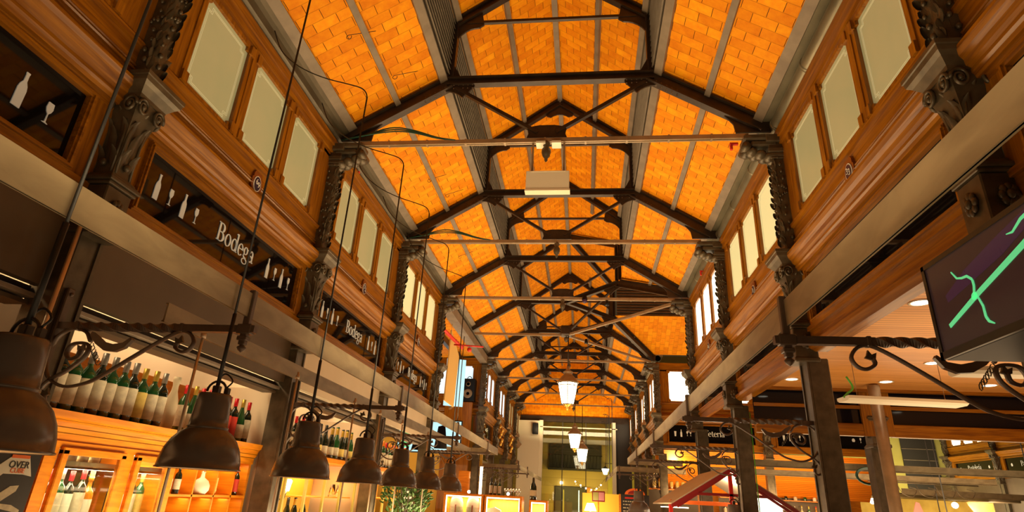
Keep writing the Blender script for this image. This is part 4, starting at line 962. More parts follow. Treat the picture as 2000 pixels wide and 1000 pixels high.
# security poster
t = empty('security_poster', (-2.64, 3.11, .125), 0, 'black security poster with white and orange lettering, under the leftmost pendant lamp', 'poster'); t.scale = (.876, .876, .876)
MB().box(-.02, .0, -.19, .19, 1.1, 1.83).build('board', 'poster_black', t)
mb = MB(); mb.prism([(-.19, 1.64), (-.02, 1.78), (.10, 1.78), (.155, 1.66), (.09, 1.67), (-.05, 1.67), (-.13, 1.60), (-.19, 1.60)], 0, .003, 'x'); mb.build('arrow', 'label_white', t)
mb = MB(); mb.box(.003, .005, -.03, .10, 1.765, 1.785); mb.build('orange_bar', 'orange_paint', t)
mb = MB(); mb.prism([(-.08, 1.52), (.03, 1.60), (.09, 1.605), (.08, 1.57), (-.02, 1.50), (.08, 1.49), (.15, 1.46), (.15, 1.44), (.0, 1.47), (-.07, 1.49)], 0, .003, 'x'); mb.build('camera_drawing', 'label_cream', t)
for s_, sz, u, z, mt_ in (('OVER', .058, .04, 1.725, 'poster_black'), ('CUBE', .042, .04, 1.69, 'orange_paint'), ('NA', .05, -.12, 1.42, 'label_white'), ('OVIGILADA', .05, .0, 1.365, 'label_white'), ('1 099 510', .05, .0, 1.27, 'orange_paint')):
    text_mesh(s_, sz, mt_, t, 'lettering', Matrix.Translation((.006, u, z)) @ TX, .001)

# ================================================================ SECOND AND THIRD LEFT STALLS
for k, lbl in ((1, 'second'), (2, 'third')):
    y0, y1 = Y(k)+.14, Y(k)+3.06
    t = empty('stall_cabinet', (0, 0, 0), 0, 'glazed wooden stall cabinet below the bottle shelf of the %s left stall' % lbl, 'cabinet')
    mb = MB(); mb.cbox(-3.8, -3.02, y0, y1, 1.93, 2.0, .008); mb.build('shelf_board', 'wood_orange', t)
    MB().box(-3.8, -3.74, y0, y1, 0, 1.93).build('back_panel', 'warm_wall', t)
    mb = MB(); n = 5
    for i in range(n+1): y = y0+(y1-y0)*i/n; mb.box(-3.06, -3.03, y-.02, y+.02, 0, 1.93)
    mb.build('mullion', 'stone_green', t)
    MB().box(-3.74, -3.1, y0+1.2, y1, 1.48, 1.495).build('inner_shelf', 'wood_orange', t)
    area((-3.4, (y0+y1)/2, 1.9), (0, 0, 0), .4, 2.6, 30, (1, .62, .2))
t = empty('wall_sconce', (-3.2, 7.55, 1.55), 0, 'small glowing wall lamp inside the second left stall', 'wall lamp')
MB().lathe([(.03, 0), (.05, .12), (.03, .14)], 12).build('shade', 'white_hot', t); MB().tube([(0, 0, 0), (-.02, 0, -.1), (-.2, 0, -.1), (-.5, 0, -.1)], .01, 6).build('arm', 'iron', t)
for i, y in enumerate((9.0, 9.25)):
    t = MB().lathe([(.03, 0), (.055, 0), (.05, .03), (.03, .17), (.026, .17), (.046, .03)], 16, (-3.2, y, 1.495)).build('glass_vase', 'glass'); tag(t, 'clear glass vase on the inner shelf, %s' % ('left of two' if i == 0 else 'right of two'), 'vase')
row([(D, 'label_cream', 'foil_black', 'cava'), (D, 'label_yellow', 'foil_gold', 'cava'), (D, 'label_cream', 'foil_orange', 'cava')], -3.25, 7.75, 8.2, 1.10, 'bottles low inside the second stall', 'low inside the second stall', .85)
# plant
t = empty('potted_plant', (-2.45, 10.3, 1.0), 0, 'bushy green plant with lights behind it, under the fifth pendant lamp', 'plant')
MB().lathe([(0, 0), (.12, 0), (.16, .22), (.15, .24), (0, .22)], 16).build('pot', 'tie_steel', t)
rn = random.Random(5); mb = MB()
for i in range(420):
    a = rn.uniform(0, 2*PI); rr = .36*rn.random()**.5; z = .3+rn.random()*.62; rr *= (1.15-abs(z-.55))
    M = Matrix.Translation((rr*math.cos(a), rr*math.sin(a), z)) @ Matrix.Rotation(a, 4, 'Z') @ Matrix.Rotation(rn.uniform(.3, 1.6), 4, 'Y') @ Matrix.Rotation(rn.uniform(0, 6), 4, 'Z')
    leaf_poly(mb, M, rn.uniform(.05, .10), rn.uniform(.012, .022), .02)
f_ = mb.build('foliage', 'leaf', t)
mb = MB()
for i in range(7): a = i*.9; mb.tube([(0, 0, .2), (.12*math.cos(a), .12*math.sin(a), .5), (.26*math.cos(a), .26*math.sin(a), .85)], .008, 5)
mb.build('stem', 'iron', t)
t = empty('price_board', (-2.95, 12.2, 1.45), 0, 'grey notice board with white lettering beside the display cases', 'notice board')
MB().box(-.02, 0, -.45, .45, -.25, .25).build('board', 'shutter', t)
for j, s_ in enumerate(('La carta', 'de vinos', 'y cavas')): pass
mb = MB()
rn = random.Random(9)
for j in range(4):
    u = -.38
    while u < .35: w_ = rn.uniform(.03, .12); mb.box(0, .004, u, u+w_, .15-j*.1, .19-j*.1); u += w_+.03
mb.build('lettering', 'label_white', t)
# display cases with backpacks
def display_case(x0, x1, y, ztop, label, packs):
    t = empty('display_case', ((x0+x1)/2, y, 0), 0, label, 'display case'); W = (x1-x0)/2
    mb = MB(); mb.cbox(-W, W, -.04, .5, ztop-.05, ztop, .008); mb.cbox(-W, -W+.05, -.04, .5, .4, ztop-.05, .006); mb.cbox(W-.05, W, -.04, .5, .4, ztop-.05, .006); mb.box(-W, W, -.02, .5, .3, .4); mb.build('frame', 'wood_orange', t)
    MB().box(-W+.05, W-.05, .47, .49, .4, ztop-.05).build('back_panel', 'warm_wall', t)
    l = MB(); l.box(-W+.06, W-.06, .0, .03, ztop-.075, ztop-.05); l.box(-W+.05, -W+.07, .0, .02, .45, ztop-.05); l.box(W-.07, W-.05, .0, .02, .45, ztop-.05); l.build('light_strip', 'strip_light', t)
    MB().box(-W+.05, W-.05, -.03, -.026, .4, ztop-.05).build('glass_pane', 'glass', t)
    area(((x0+x1)/2, y+.25, ztop-.09), (0, 0, 0), W*1.6, .25, 10, (1, .8, .4))
    return t
display_case(-2.62, -1.72, 14.0, 1.66, 'lit glass display case holding two pale backpacks', 2)
display_case(-1.70, -.86, 14.0, 1.66, 'lit glass display case right of the backpacks', 0)
display_case(-.80, -.36, 15.2, 1.60, 'narrow lit display case nearest the central aisle', 0)
for i, x in enumerate((-2.36, -1.98)):
    t = empty('backpack', (x, 14.2, 1.12), 0, 'pale canvas backpack in the lit display case, '+('left' if i == 0 else 'right')+' of two', 'backpack')
    mb = MB(); mb.lathe([(0, 0), (.15, 0), (.16, .1), (.15, .32), (.12, .42), (.07, .45), (0, .46)], 14, M=Matrix.Diagonal((1, .6, 1, 1))); mb.build('body', 'label_cream', t)
    mb = MB(); mb.lathe([(.155, .26), (.15, .34), (.12, .44), (.06, .475), (0, .48)], 14, M=Matrix.Diagonal((1, .62, 1, 1))); mb.build('flap', 'white_paint', t)
    MB().cbox(-.012, .012, -.12, -.09, .08, .30, .002).build('strap', 'red_dark', t)
for i, (x, h_) in enumerate(((-1.48, .3), (-1.17, .16), (-.98, .14))):
    t = MB(); t.prism([(x-.16, 1.08), (x+.16, 1.08), (x+.14, 1.08+h_*.9), (x, 1.08+h_*1.1), (x-.15, 1.08+h_)], 14.10, 14.25, 'y') if i == 0 else t.lathe([(0, 0), (.07, 0), (.085, .05), (.07, h_), (.03, h_+.06), (0, h_+.06)], 12, (x, 14.2, 1.08))
    tag(t.build('gift_box' if i == 0 else 'wrapped_gift', 'white_paint'), ('big white box in the right display case', 'white wrapped bundle in the right display case, left of two', 'white wrapped bundle in the right display case, right of two')[i], 'gift')
t = empty('tall_light', (-1.86, 14.3, 0), 0, 'bright vertical light tube standing behind the display cases', 'light tube')
MB().tube([(0, 0, 1.66), (0, 0, 2.25)], .032, 12).build('tube', 'strip_light', t); MB().cbox(-.05, .05, -.05, .05, 2.25, 2.28, .01).build('cap', 'grey_steel', t)
point((-2.0, 15.3, 2.0), 25)
for i, (x, y) in enumerate(((-2.45, 14.2), (-1.55, 14.2))):
    t = MB().ball((x+.35, y, 1.70), .035, 10).build('small_globe_lamp', 'white_hot'); tag(t, 'tiny glowing globe lamp on top of the display case, %s' % ('left' if i == 0 else 'right'), 'lamp')
t = MB().cbox(-2.45, -2.2, 14.6, 14.8, 1.66, 2.16, .01).build('wooden_pillar_box', 'wood_orange'); tag(t, 'orange wooden box column standing on the left display case', 'box')
row([(D, 'label_cream', 'foil_black', 'bord'), (D, 'label_cream', 'foil_grey', 'bord'), (GR, 'label_cream', 'foil_black', 'bord')], 14.35, -1.62, -1.42, 1.66, 'bottles on the right display case', 'on the right display case', .8, axis='x', rz=-PI/2)
t = empty('bottle_cutout', (-.72, 15.3, 1.60), 0, 'dark bottle standing on the narrow display case', 'bottle'); MB().lathe([(0, 0), (.075, 0), (.08, .02), (.08, .30), (.03, .40), (.028, .50), (0, .51)], 16).build('glass_body', 'bottle_dark', t); MB().lathe([(.081, .09), (.081, .22)], 16).build('label', 'tissue', t)
for i in range(6):
    t = MB().lathe([(0, 0), (.025, 0), (.004, .01), (.004, .07), (.03, .1), (.028, .16), (.026, .16)], 12, (-1.28+.065*i, 14.3, 1.66)).build('wine_glass', 'glass'); tag(t, 'upturned wine glass on the right display case, %s from the left' % NTH[i], 'glass', 'glasses on the display case')

# ================================================================ LEFT SIDE HALL AT THE CROSSING
o = MB(); o.quad((-2.9, YB, 6.0), (-2.9, YC, 6.0), (-9, YC, 5.5), (-9, YB, 5.5), uv=[(0, 0), (0, 6.4), (6.1, 6.4), (6.1, 0)]); tag(o.build('ceiling', 'brick'), kind='structure')
for i, x in enumerate((-3.6, -4.8, -6.0)):
    o = MB().box(x-.06, x+.06, YB, YC, 5.62+.08*(2-i)-.05, 5.80+.08*(2-i)-.05).build('trim_%d' % (20+i), 'truss_iron'); tag(o, kind='structure')
o = MB().box(-2.95, -2.70, YB, YC, 5.72, 5.95).build('trim_24', 'grey_strip'); tag(o, kind='structure')
t = MB().tube([(-2.93, 13.02, 5.42), (-2.95, 13.4, 5.35), (-2.62, 14.6, 5.12)], .045, 10).build('red_pipe', 'red_paint'); tag(t, 'thick red pipe slanting under the left eaves at the crossing', 'pipe')
t = MB().tube([(-2.75, 14.2, 5.10), (-2.0, 14.2, 5.06)], .02, 8).build('red_pipe', 'red_paint'); tag(t, 'thin horizontal red pipe at the left of the crossing', 'pipe')
t = MB().ball((-2.35, 14.2, 4.98), .06, 12).build('red_bell', 'red_paint'); tag(t, 'small round red alarm bell below the red pipes', 'bell')
t = MB(); t.prism([(14.35, 3.75), (15.45, 3.75), (15.62, 5.12), (15.3, 5.25), (14.45, 5.55)], -2.93, -2.90, 'x'); t.tube([(-2.91, 14.5, 5.5), (-2.91, 14.5, 5.75)], .008, 6); tag(t.build('yellow_banner', 'yellow_board'), 'tall yellow banner board hanging past the fourth left column', 'banner')
t = empty('wall_screen', (-3.35, 17.2, 4.7), .35, 'tall pale blue screen behind the yellow banner', 'screen'); MB().cbox(-.04, .04, -.30, .30, -.75, .65, .01).build('case', 'tie_steel', t); MB().box(.04, .045, -.28, .28, -.73, .63).build('display', 'blue_screen', t)
MB().box(-.28, .28, -.32, -.305, -.73, .63).build('display', 'blue_screen', t)
t = empty('loudspeaker', (-3.22, 19.0, 4.42), 0, 'black loudspeaker hanging beside the far left crossing column', 'loudspeaker')
mb = MB(); mb.cbox(-.22, .22, -.15, .15, 0, .72, .02); mb.build('cabinet', 'tv_black', t); mb = MB(); mb.lathe([(0, 0), (.14, 0), (.15, .01), (.12, .02), (.05, .0)], 20, M=Matrix.Translation((0, -.15, .24)) @ Matrix.Rotation(PI/2, 4, 'X')); mb.lathe([(0, 0), (.07, 0), (.08, .01), (.05, .02)], 16, M=Matrix.Translation((0, -.15, .54)) @ Matrix.Rotation(PI/2, 4, 'X')); mb.build('cone', 'grey_strip', t)
MB().tube(arc(0, .74, .07, 0, 180, 8), .012, 6).build('handle', 'iron', t)
t = empty('stall_screen', (-3.5, 15.6, 3.0), 0, 'blue and green glowing screen above the crossing stall', 'screen'); MB().cbox(-.85, .85, -.03, .03, -.42, .42, .01).build('case', 'tv_black', t); MB().tube([(-.7, 0, .4), (-.7, 0, 2.62)], .012, 6).build('hanging_rod', 'iron', t); MB().tube([(.7, 0, .4), (.7, 0, 2.68)], .012, 6).build('hanging_rod', 'iron', t); MB().box(-.82, .82, -.036, -.03, -.39, .39).build('display', 'blue_screen', t)
mb = MB(); mb.box(-.78, -.5, -.042, -.037, -.3, .36); mb.box(-.2, -.05, -.042, -.037, -.3, .3); mb.build('green_patch', 'screen_green', t)
mb = MB(); mb.prism([(-.45, -.35), (-.3, .3), (-.15, .32), (.0, -.1), (-.2, -.36)], -.044, -.037, 'y'); mb.prism([(.15, -.3), (.22, .25), (.4, .3), (.5, -.3)], -.044, -.037, 'y'); mb.build('picture', 'dark_glass', t)
t = MB().cbox(-3.95, -3.05, 18.9, 19.0, 0, 4.4, .01).build('wooden_cupboard', 'wood_z'); tag(t, 'reddish wooden cupboard panel behind the loudspeaker', 'cupboard')
o = MB().box(-7.5, -2.7, 19.4, 19.5, 0, 3.3).build('wall_left_far', 'warm_wall'); tag(o, kind='structure')
o = MB().box(-4.6, -4.5, 19.4, 32, 0, 3.3).build('wall_left_end', 'cream'); tag(o, kind='structure')
area((-3.6, 16.5, 2.55), (0, 0, 0), 1.4, 2, 60); area((-3.6, 25, 2.9), (0, 0, 0), 1, 8, 120)
# ================================================================ RIGHT AISLE
o = MB(); o.quad((2.9, -1.5, 3.30), (2.9, 9.0, 3.30), (9.5, 9.0, 3.30), (9.5, -1.5, 3.30), uv=[(-1.5, 2.9), (9.0, 2.9), (9.0, 9.5), (-1.5, 9.5)]); o = o.build('ceiling', 'ceiling_slats'); tag(o, kind='structure')
# slats run across the aisle: rotate uv so rows follow x
for l in o.data.uv_layers[0].data: l.uv = (l.uv[1], l.uv[0])
DLY = [(3.3, 5.06), (3.3, 6.35), (3.3, 8.4), (4.5, 8.4), (5.8, 8.45), (4.5, 7.25), (5.8, 7.25), (7.2, 8.4), (4.6, 6.0)]
for i, (x, y) in enumerate(DLY):
    t = empty('downlight', (x, y, 3.3), 0, 'round recessed downlight in the slatted ceiling, %s in order from the pillar' % NTH[i], 'downlight', 'recessed downlights in the right aisle ceiling')
    MB().lathe([(.075, -.001), (.095, -.006), (.078, -.010), (.07, -.002)], 20).build('rim', 'white_paint', t); MB().lathe([(0, -.006), (.07, -.006)], 20).build('lens', 'white_hot', t)
# dark glass fascia and timber lintel at the far end of the aisle
for i, (x0, x1) in enumerate(((2.95, 4.42), (4.78, 7.62), (7.98, 9.5))):
    t = empty('dark_fascia_panel', ((x0+x1)/2, 9.1, 0), 0, 'dark reflective fascia panel under the slatted ceiling, %s' % ('left of the iron column', 'middle one behind the strip light', 'rightmost one')[i], 'panel')
    W = (x1-x0)/2; MB().box(-W, W, 0, .02, 2.83, 3.29).build('glass_panel', 'dark_glass', t); MB().cbox(-W, W, -.05, -.02, 3.03, 3.08, .006).build('middle_rail', 'wood_x', t)
    MB().cbox(-W, W, -.05, .06, 2.66, 2.83, .01).build('lintel', 'wood_x', t)
o = MB(); o.box(2.9, 9.5, 8.95, 9.02, 3.26, 3.34); tag(o.build('trim_30', 'wood_x'), kind='structure')
for i, x in enumerate((4.6, 7.8)):
    o = MB().box(x-.2, x+.2, 9.04, 9.09, 2.66, 3.30).build('trim_%d' % (31+i), 'wood_z'); tag(o, kind='structure')
for k in (1, 2):   # sill under the signs along the right wall
    o = MB(); o.prism([(2.86, 3.26), (2.80, 3.24), (2.80, 3.20), (2.86, 3.16), (2.98, 3.16), (2.98, 3.26)], Y(k)-3.05, Y(k)-.15, 'y'); tag(o.build('trim_%d' % (33+k), 'wood_y'), kind='structure')
# timber-edged bright cornice at the third right bay
# strip lights
def strip(x0, x1, y, z, w_, label, rz=0):
    t = empty('strip_light', ((x0+x1)/2, y, z), rz, label, 'strip light'); W = (x1-x0)/2
    mb = MB(); mb.prism([(-w_, .05), (-w_, .02), (-w_*.7, 0), (w_*.7, 0), (w_, .02), (w_, .05)], -W, W, 'x'); mb.build('housing', 'white_paint', t)
    for s in (-1, 1): MB().tube([(s*W*.75, 0, .05), (s*W*.75, 0, 3.3-z)], .004, 5).build('hanging_wire', 'tie_steel', t)
    return t
strip(3.34, 4.62, 7.05, 2.78, .13, 'long white strip light fitting hanging before the dark fascia, below the television', .10)
strip(3.15, 4.6, 4.55, 2.58, .10, 'white strip light fitting partly hidden behind the television')
t = MB().tube(smooth([(3.40, 6.95, 3.05), (3.45, 6.95, 2.93), (3.38, 6.95, 2.86), (3.34, 6.95, 2.82)], 5), .012, 6).build('lime_cable', 'cable_lime'); tag(t, 'bright green cable looping down onto the strip light', 'cable')
t = MB().tube([(4.42, 8.6, 0), (4.42, 8.6, 3.28)], .075, 20).build('metal_pipe', 'tie_steel'); tag(t, 'thick shiny metal pipe standing in front of the right aisle column', 'pipe')
t = MB().tube([(CX+.222, Y(2)-.10, .5), (CX+.222, Y(2)-.10, 3.0)], .008, 6).build('lime_cable', 'cable_lime'); tag(t, 'thin lime green cable running up behind the third right column', 'cable')

# television
t = empty('television', (1.93, 2.0, 0), 0, 'black wall television with a drawn green line on its screen', 'television')
ZT, ZB = 2.60, 2.20
MB().cbox(0, .75, -1.2, .52, ZB, ZT, .008).build('case', 'tv_black', t)
mb = MB()
for a, b, c_, d_ in ((-1.2, .52, ZT-.02, ZT), (-1.2, .52, ZB, ZB+.03), (.50, .52, ZB, ZT)): mb.box(-.012, 0, a, b, c_, d_)
mb.build('bezel', 'tv_bezel', t)
MB().box(-.006, -.002, -1.2, .50, ZB+.03, ZT-.02).build('screen', 'screen', t)
MB().tube([(.3, .1, ZT), (.3, .1, 3.3)], .02, 8).build('mounting_pole', 'tv_black', t)
sc_ = MB()
def scr(P, W): 
    for q in rib(P, W): sc_.prism(q, -.009, -.006, 'x')
scr([(.42, 2.315), (.20, 2.385), (-.05, 2.455), (-.30, 2.53)], [.016, .020, .022, .024])
scr([(.335, 2.51), (.31, 2.475), (.28, 2.465), (.25, 2.462), (.225, 2.44), (.225, 2.415), (.235, 2.385)], [.004, .007, .009, .010, .010, .010, .010])
scr([(.22, 2.37), (.205, 2.33), (.205, 2.29), (.195, 2.27), (.17, 2.255)], [.007, .009, .011, .010, .004])
sc_.prism([(.235+.018*math.cos(a*PI/6), 2.378+.015*math.sin(a*PI/6)) for a in range(12)], -.009, -.006, 'x')
scr([(.0, 2.52), (-.03, 2.515), (-.08, 2.54), (-.14, 2.55)], [.003, .008, .012, .014])
sc_.build('green_drawing', 'screen_green', t)
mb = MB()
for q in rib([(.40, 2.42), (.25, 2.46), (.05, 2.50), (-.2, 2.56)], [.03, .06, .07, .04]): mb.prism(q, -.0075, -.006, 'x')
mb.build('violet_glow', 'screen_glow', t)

# ================================================================ AWNING KIOSK
t = empty('awning', (0, 0, 0), 0, 'beige gabled awning with dark red frame in front of the right pillars', 'awning')
AX, AXL, AXR, AZ, AE = 2.75, 1.83, 3.68, 2.21, 1.65
for s, xe in ((-1, AXL), (1, AXR)):
    mb = MB(); mb.prism([(AX, AZ), (xe, AE), (xe, AE+.02), (AX, AZ+.025)], 10.0, 12.6, 'y'); mb.build('canopy', 'cream', t)
    mb = MB(); mb.tube([(AX, 9.99, AZ-.03), (xe, 9.99, AE-.03)], .012, 4, .026); mb.build('gable_board', 'red_dark', t)
    mb = MB(); mb.tube([(AX+(xe-AX)*.05, 10.05, AZ-.09), (xe-(xe-AX)*.1, 10.05, AE-.03)], .02, 4, .02); mb.build('rafter', 'red_dark', t)
    MB().cbox(xe-.03, xe+.03, 10.05, 10.11, 0, AE, .006).build('post', 'red_paint', t)
MB().cbox(AXL+.28, AXR-.28, 10.02, 10.06, 1.80, 1.84, .004).build('tie_beam', 'red_dark', t)
MB().cbox(2.71, 2.77, 10.02, 10.06, 1.2, 2.14, .004).build('king_post', 'red_paint', t)
MB().cbox(AXL+.05, AXR-.05, 10.5, 10.56, 1.66, 1.72, .005).build('orange_rail', 'orange_paint', t)
l = MB(); l.box(2.95, 3.5, 10.15, 10.14, 1.58, 1.80); l.build('lit_panel', 'strip_light', t)
l = MB(); l.box(1.95, 2.1, 10.1, 12.4, 1.60, 1.615); l.build('tube_light', 'strip_light', t)
point((2.7, 11.0, 1.75), 24, (1, .8, .55))

# ================================================================ RIGHT SIDE HALL: orange stall under the coffee shop signs
o = MB(); o.quad((2.9, 19.5, 3.24), (9.2, 19.5, 3.24), (9.2, 20.6, 2.05), (2.9, 20.6, 2.05), uv=[(2.9, 0), (9.2, 0), (9.2, 1.62), (2.9, 1.62)]); tag(o.build('wall_right_soffit', 'orange_slats'), kind='structure')
area((5.5, 18.6, 2.0), (PI*.65, 0, 0), 5, .4, 90, (1, .66, .3))
o = MB().box(2.9, 9.2, 21.3, 21.4, 0, 3.2).build('wall_right_far', 'wood_orange'); tag(o, kind='structure')
t = empty('bottle_shelf', (6.6, 20.3, 0), 0, 'long bar shelf with bottles under the orange slatted soffit', 'shelf')
MB().box(-1.9, 1.9, 0, .25, 1.96, 1.99).build('upper_shelf', 'wood_orange', t); MB().box(-1.9, 1.9, 0, .25, 1.40, 1.43).build('lower_shelf', 'wood_orange', t)
MB().box(-1.9, 1.9, .25, .28, 1.0, 2.05).build('back_panel', 'brown_panel', t)
mix = [(D, 'label_cream', 'foil_grey', 'bord'), (CL, 'label_white', 'foil_gold', 'spirit'), (GR, 'label_yellow', 'foil_gold', 'bord'), (AM, 'label_yellow', 'foil_red', 'spirit'), (CL, 'label_white', 'foil_grey', 'spirit')]
row([mix[i % 5] for i in range(18)], 20.4, 4.85, 8.35, 1.43, 'bottles on the far right bar shelf', 'of the far bar shelf', .95, axis='x', rz=-PI/2)
def jar2(x, i):
    t = MB().lathe([(0, 0), (.05, 0), (.055, .02), (.05, .09), (.035, .11), (0, .11)], 12, (x, 20.4, 1.99)).build('glass_jar', ('bottle_green', 'white_paint', 'bottle_dark', 'label_cream')[i % 4]); tag(t, 'small jar on the upper far bar shelf, %s from the left' % NTH[i], 'jar', 'jars on the upper far bar shelf')
for i in range(12): jar2(5.0+i*.28, i)
area((6.6, 20.0, 1.93), (0, 0, 0), 3, .2, 25)
# bar behind the awning, nearer the nave
t = empty('back_bar', (3.3, 20.2, 0), 0, 'back bar with yellow-lit bottles between nave and right pillars', 'shelf')
MB().box(-.75, .75, 0, .3, 2.10, 2.14).build('shelf_board', 'wood_orange', t); MB().box(-.75, .75, .3, .34, 1.2, 2.9).build('back_panel', 'brown_panel', t)
row([(AM if i % 2 else CL, 'label_yellow', 'foil_gold', 'spirit') for i in range(8)], 20.35, 2.72, 3.95, 2.14, 'lit bottles on the back bar', 'of the lit back bar', 1.05, axis='x', rz=-PI/2)
point((3.3, 19.7, 2.7), 20)
for i in range(8):
    t = MB().lathe([(0, 0), (.045, 0), (.05, .07), (.008, .10), (.008, .17), (.04, .18), (0, .185)], 12, (2.75+i*.17, 20.15, 2.50)).build('hanging_glass', 'glass'); tag(t, 'wine glass hanging upside down over the lit back bar, %s from the left' % NTH[i], 'glass', 'glasses hanging over the back bar')
t = MB().box(2.65, 4.1, 20.1, 20.3, 2.685, 2.72).build('glass_rack', 'wood_x'); tag(t, 'wooden glass rack over the lit back bar', 'rack')
# chalkboard
t = empty('chalkboard', (1.52, 13.0, 0), 0, 'black chalkboard menu with rounded orange top, right of the central aisle', 'menu board')
MB().box(-.28, .28, 0, .02, .9, 1.80).build('board', 'poster_black', t)
mb = MB(); mb.prism([(-.28, 1.80)]+[(-.20*math.cos(PI*i/14), 1.80+.12*math.sin(PI*i/14)) for i in range(15)]+[(.28, 1.80)], -.005, .02, 'y'); mb.build('arched_top', 'orange_paint', t)
mb = MB(); mb.prism([(-.14*math.cos(PI*i/10), 1.81+.07*math.sin(PI*i/10)) for i in range(11)], -.008, .0, 'y'); mb.build('top_picture', 'red_dark', t)
MB().box(-.32, -.28, -.01, .03, .9, 1.80).build('frame', 'wood_orange', t)
rn = random.Random(4); mb = MB()
for j in range(9):
    u = -.24; L_ = rn.uniform(.1, .22)
    while u < L_: w_ = rn.uniform(.02, .07); mb.box(u, u+w_, -.004, 0, 1.66-j*.06, 1.68-j*.06); u += w_+.015
mb.build('chalk_lines', 'label_cream', t)
mb = MB(); mb.box(-.2, .12, -.004, 0, 1.72, 1.75); mb.build('red_heading', 'red_paint', t)
t = empty('framed_picture', (1.0, 22.0, 1.83), 0, 'small orange framed picture on the far right, above a glowing lamp', 'picture'); MB().cbox(-.22, .22, 0, .03, -.17, .17, .008).build('frame', 'red_dark', t); MB().box(-.19, .0, -.005, 0, -.13, .13).build('left_picture', 'stone_green', t); MB().box(.01, .19, -.005, 0, -.13, .13).build('right_picture', 'pink_paper', t)
MB().box(-.02, .02, .03, .05, -1.83, -.1).build('stand', 'wood_orange', t)
t = empty('table_lamp', (.72, 21.6, 1.2), 0, 'glowing cone-shaded lamp below the framed picture', 'lamp'); MB().lathe([(.20, .16), (.11, .40), (.10, .40)], 20).build('shade', 'white_hot', t); MB().lathe([(.08, -1.2), (.02, -1.1), (.02, .2), (0, .2)], 12).build('stand', 'gold', t)
point((.9, 22.6, 1.45), 25, (1, .6, .12), 'back')
o = MB().box(.45, 2.3, 24.0, 24.1, 0, 1.95).build('wall_kiosk', 'warm_wall'); tag(o, kind='structure')
t = MB(); t.cbox(.3, 1.9, 20.8, 21.4, 1.05, 1.2, .01); t.box(.35, 1.85, 20.85, 21.35, 0, 1.05); tag(t.build('counter', 'wood_orange'), 'dark-topped wooden counter under the glowing cone lamp', 'counter')
# trailing string of bulbs
t = empty('string_lights', (0, 0, 0), 0, 'drooping string of small glowing bulbs near the end wall', 'string lights')
SL = [(.1, 30.0, 2.55), (.35, 30.0, 2.40), (.6, 30.0, 2.28), (.85, 30.0, 2.22), (1.1, 30.0, 2.28), (1.3, 30.0, 2.45), (1.5, 29.5, 2.7)]
MB().tube(smooth(SL, 4), .006, 5).build('wire', 'cable', t)
for p in SL[:-1]: MB().ball((p[0], p[1], p[2]-.04), .035, 8).build('bulb', 'white_hot', t)
# timber lean-to of the far stall with pale louvres (under right windows)
for i, (x, z, l) in enumerate(((10.6, 1.95, 'pale pink paper bag hanging at the far right, left of two'), (11.6, 1.95, 'pale pink paper bag hanging at the far right, right of two'))):
    t = MB(); t.lathe([(0, -.55), (.14, -.55), (.20, -.3), (.17, -.05), (.05, .10), (0, .12)], 10, (x, 15.6, z), M=None); tag(t.build('paper_bag', 'pink_paper'), l, 'bag', 'paper bags hanging at the far right')
t = empty('pinwheel', (8.05, 15.5, 0), 0, 'red and green paper ornament low at the far right', 'ornament'); MB().prism([(-.12, 1.75), (-.02, 2.0), (.05, 1.98), (.1, 1.8), (.18, 1.7), (.05, 1.5), (-.1, 1.5)], -.01, .01, 'y').build('petal', 'pink_paper', t); MB().prism([(.0, 1.3), (.1, 1.6), (.22, 1.5), (.2, 1.2)], -.01, .01, 'y').build('leaf', 'leaf', t); MB().box(-.01, .01, 0, .02, 0, 1.6).build('stick', 'iron', t)
t = empty('cable_coil', (6.1, 13.15, 2.37), 0, 'coil of dark cables hanging from the long grey beam between pillars', 'cable coil')
for j in range(4): MB().tube([((.20+.02*j)*math.cos(a*PI/9), -.02*j, (.13+.012*j)*math.sin(a*PI/9)) for a in range(19)], .010, 6).build('loop', 'cable_green' if j % 2 else 'cable', t)
t = empty('bracket_cluster', (8.0, 15.09, 0), 0, 'tangle of scrolled ironwork under the beams at the far right', 'ironwork')
for j in range(5): MB().tube(smooth([(-.9+.4*j, .0, 2.35), (-.8+.4*j, 0, 2.15), (-.6+.4*j, 0, 2.1), (-.5+.4*j, 0, 2.25), (-.65+.4*j, 0, 2.3)], 5), .014, 6, .008).build('scroll', 'iron', t)
MB().tube([(-1.1, 0, 2.38), (1.2, 0, 2.38)], .014, 6).build('arm', 'iron', t)
for i, (x, y) in enumerate(((8.4, 15.3), (9.2, 13.4), (10.8, 14.0), (7.6, 13.5))):
    t = MB().tube([(x, y, 1.2), (x, y, 6.2)], .012, 6).build('suspension_rod', 'cable'); tag(t, 'thin rod in the right side hall, %s from the viewer' % NTH[i], 'suspension rod', 'thin rods in the right side hall')
t = empty('stall_block', (11.5, 22.8, 0), 0, 'yellow-lit food stall low at the far right under the beams', 'stall'); MB().box(-1.6, 3.2, 0, 1.2, 0, 1.2).build('counter', 'brown_panel', t); MB().box(-1.6, 3.2, 1.2, 1.25, 0, 2.4).build('back_panel', 'stone', t); MB().cbox(-1.7, 3.3, -.1, 1.2, 2.30, 2.45, .02).build('canopy', 'brown_panel', t)
for x in (-1.2, 1.4): MB().ball((x, .2, 2.15), .10, 12).build('globe_lamp', 'white_hot', t)
point((10.9, 22.2, 1.6), 35, (1, .75, .3), 'back'); point((13.2, 22.2, 1.6), 35, (1, .75, .3), 'back'); area((9.5, 14.0, .9), (PI, 0, 0), 5, 1, 60)
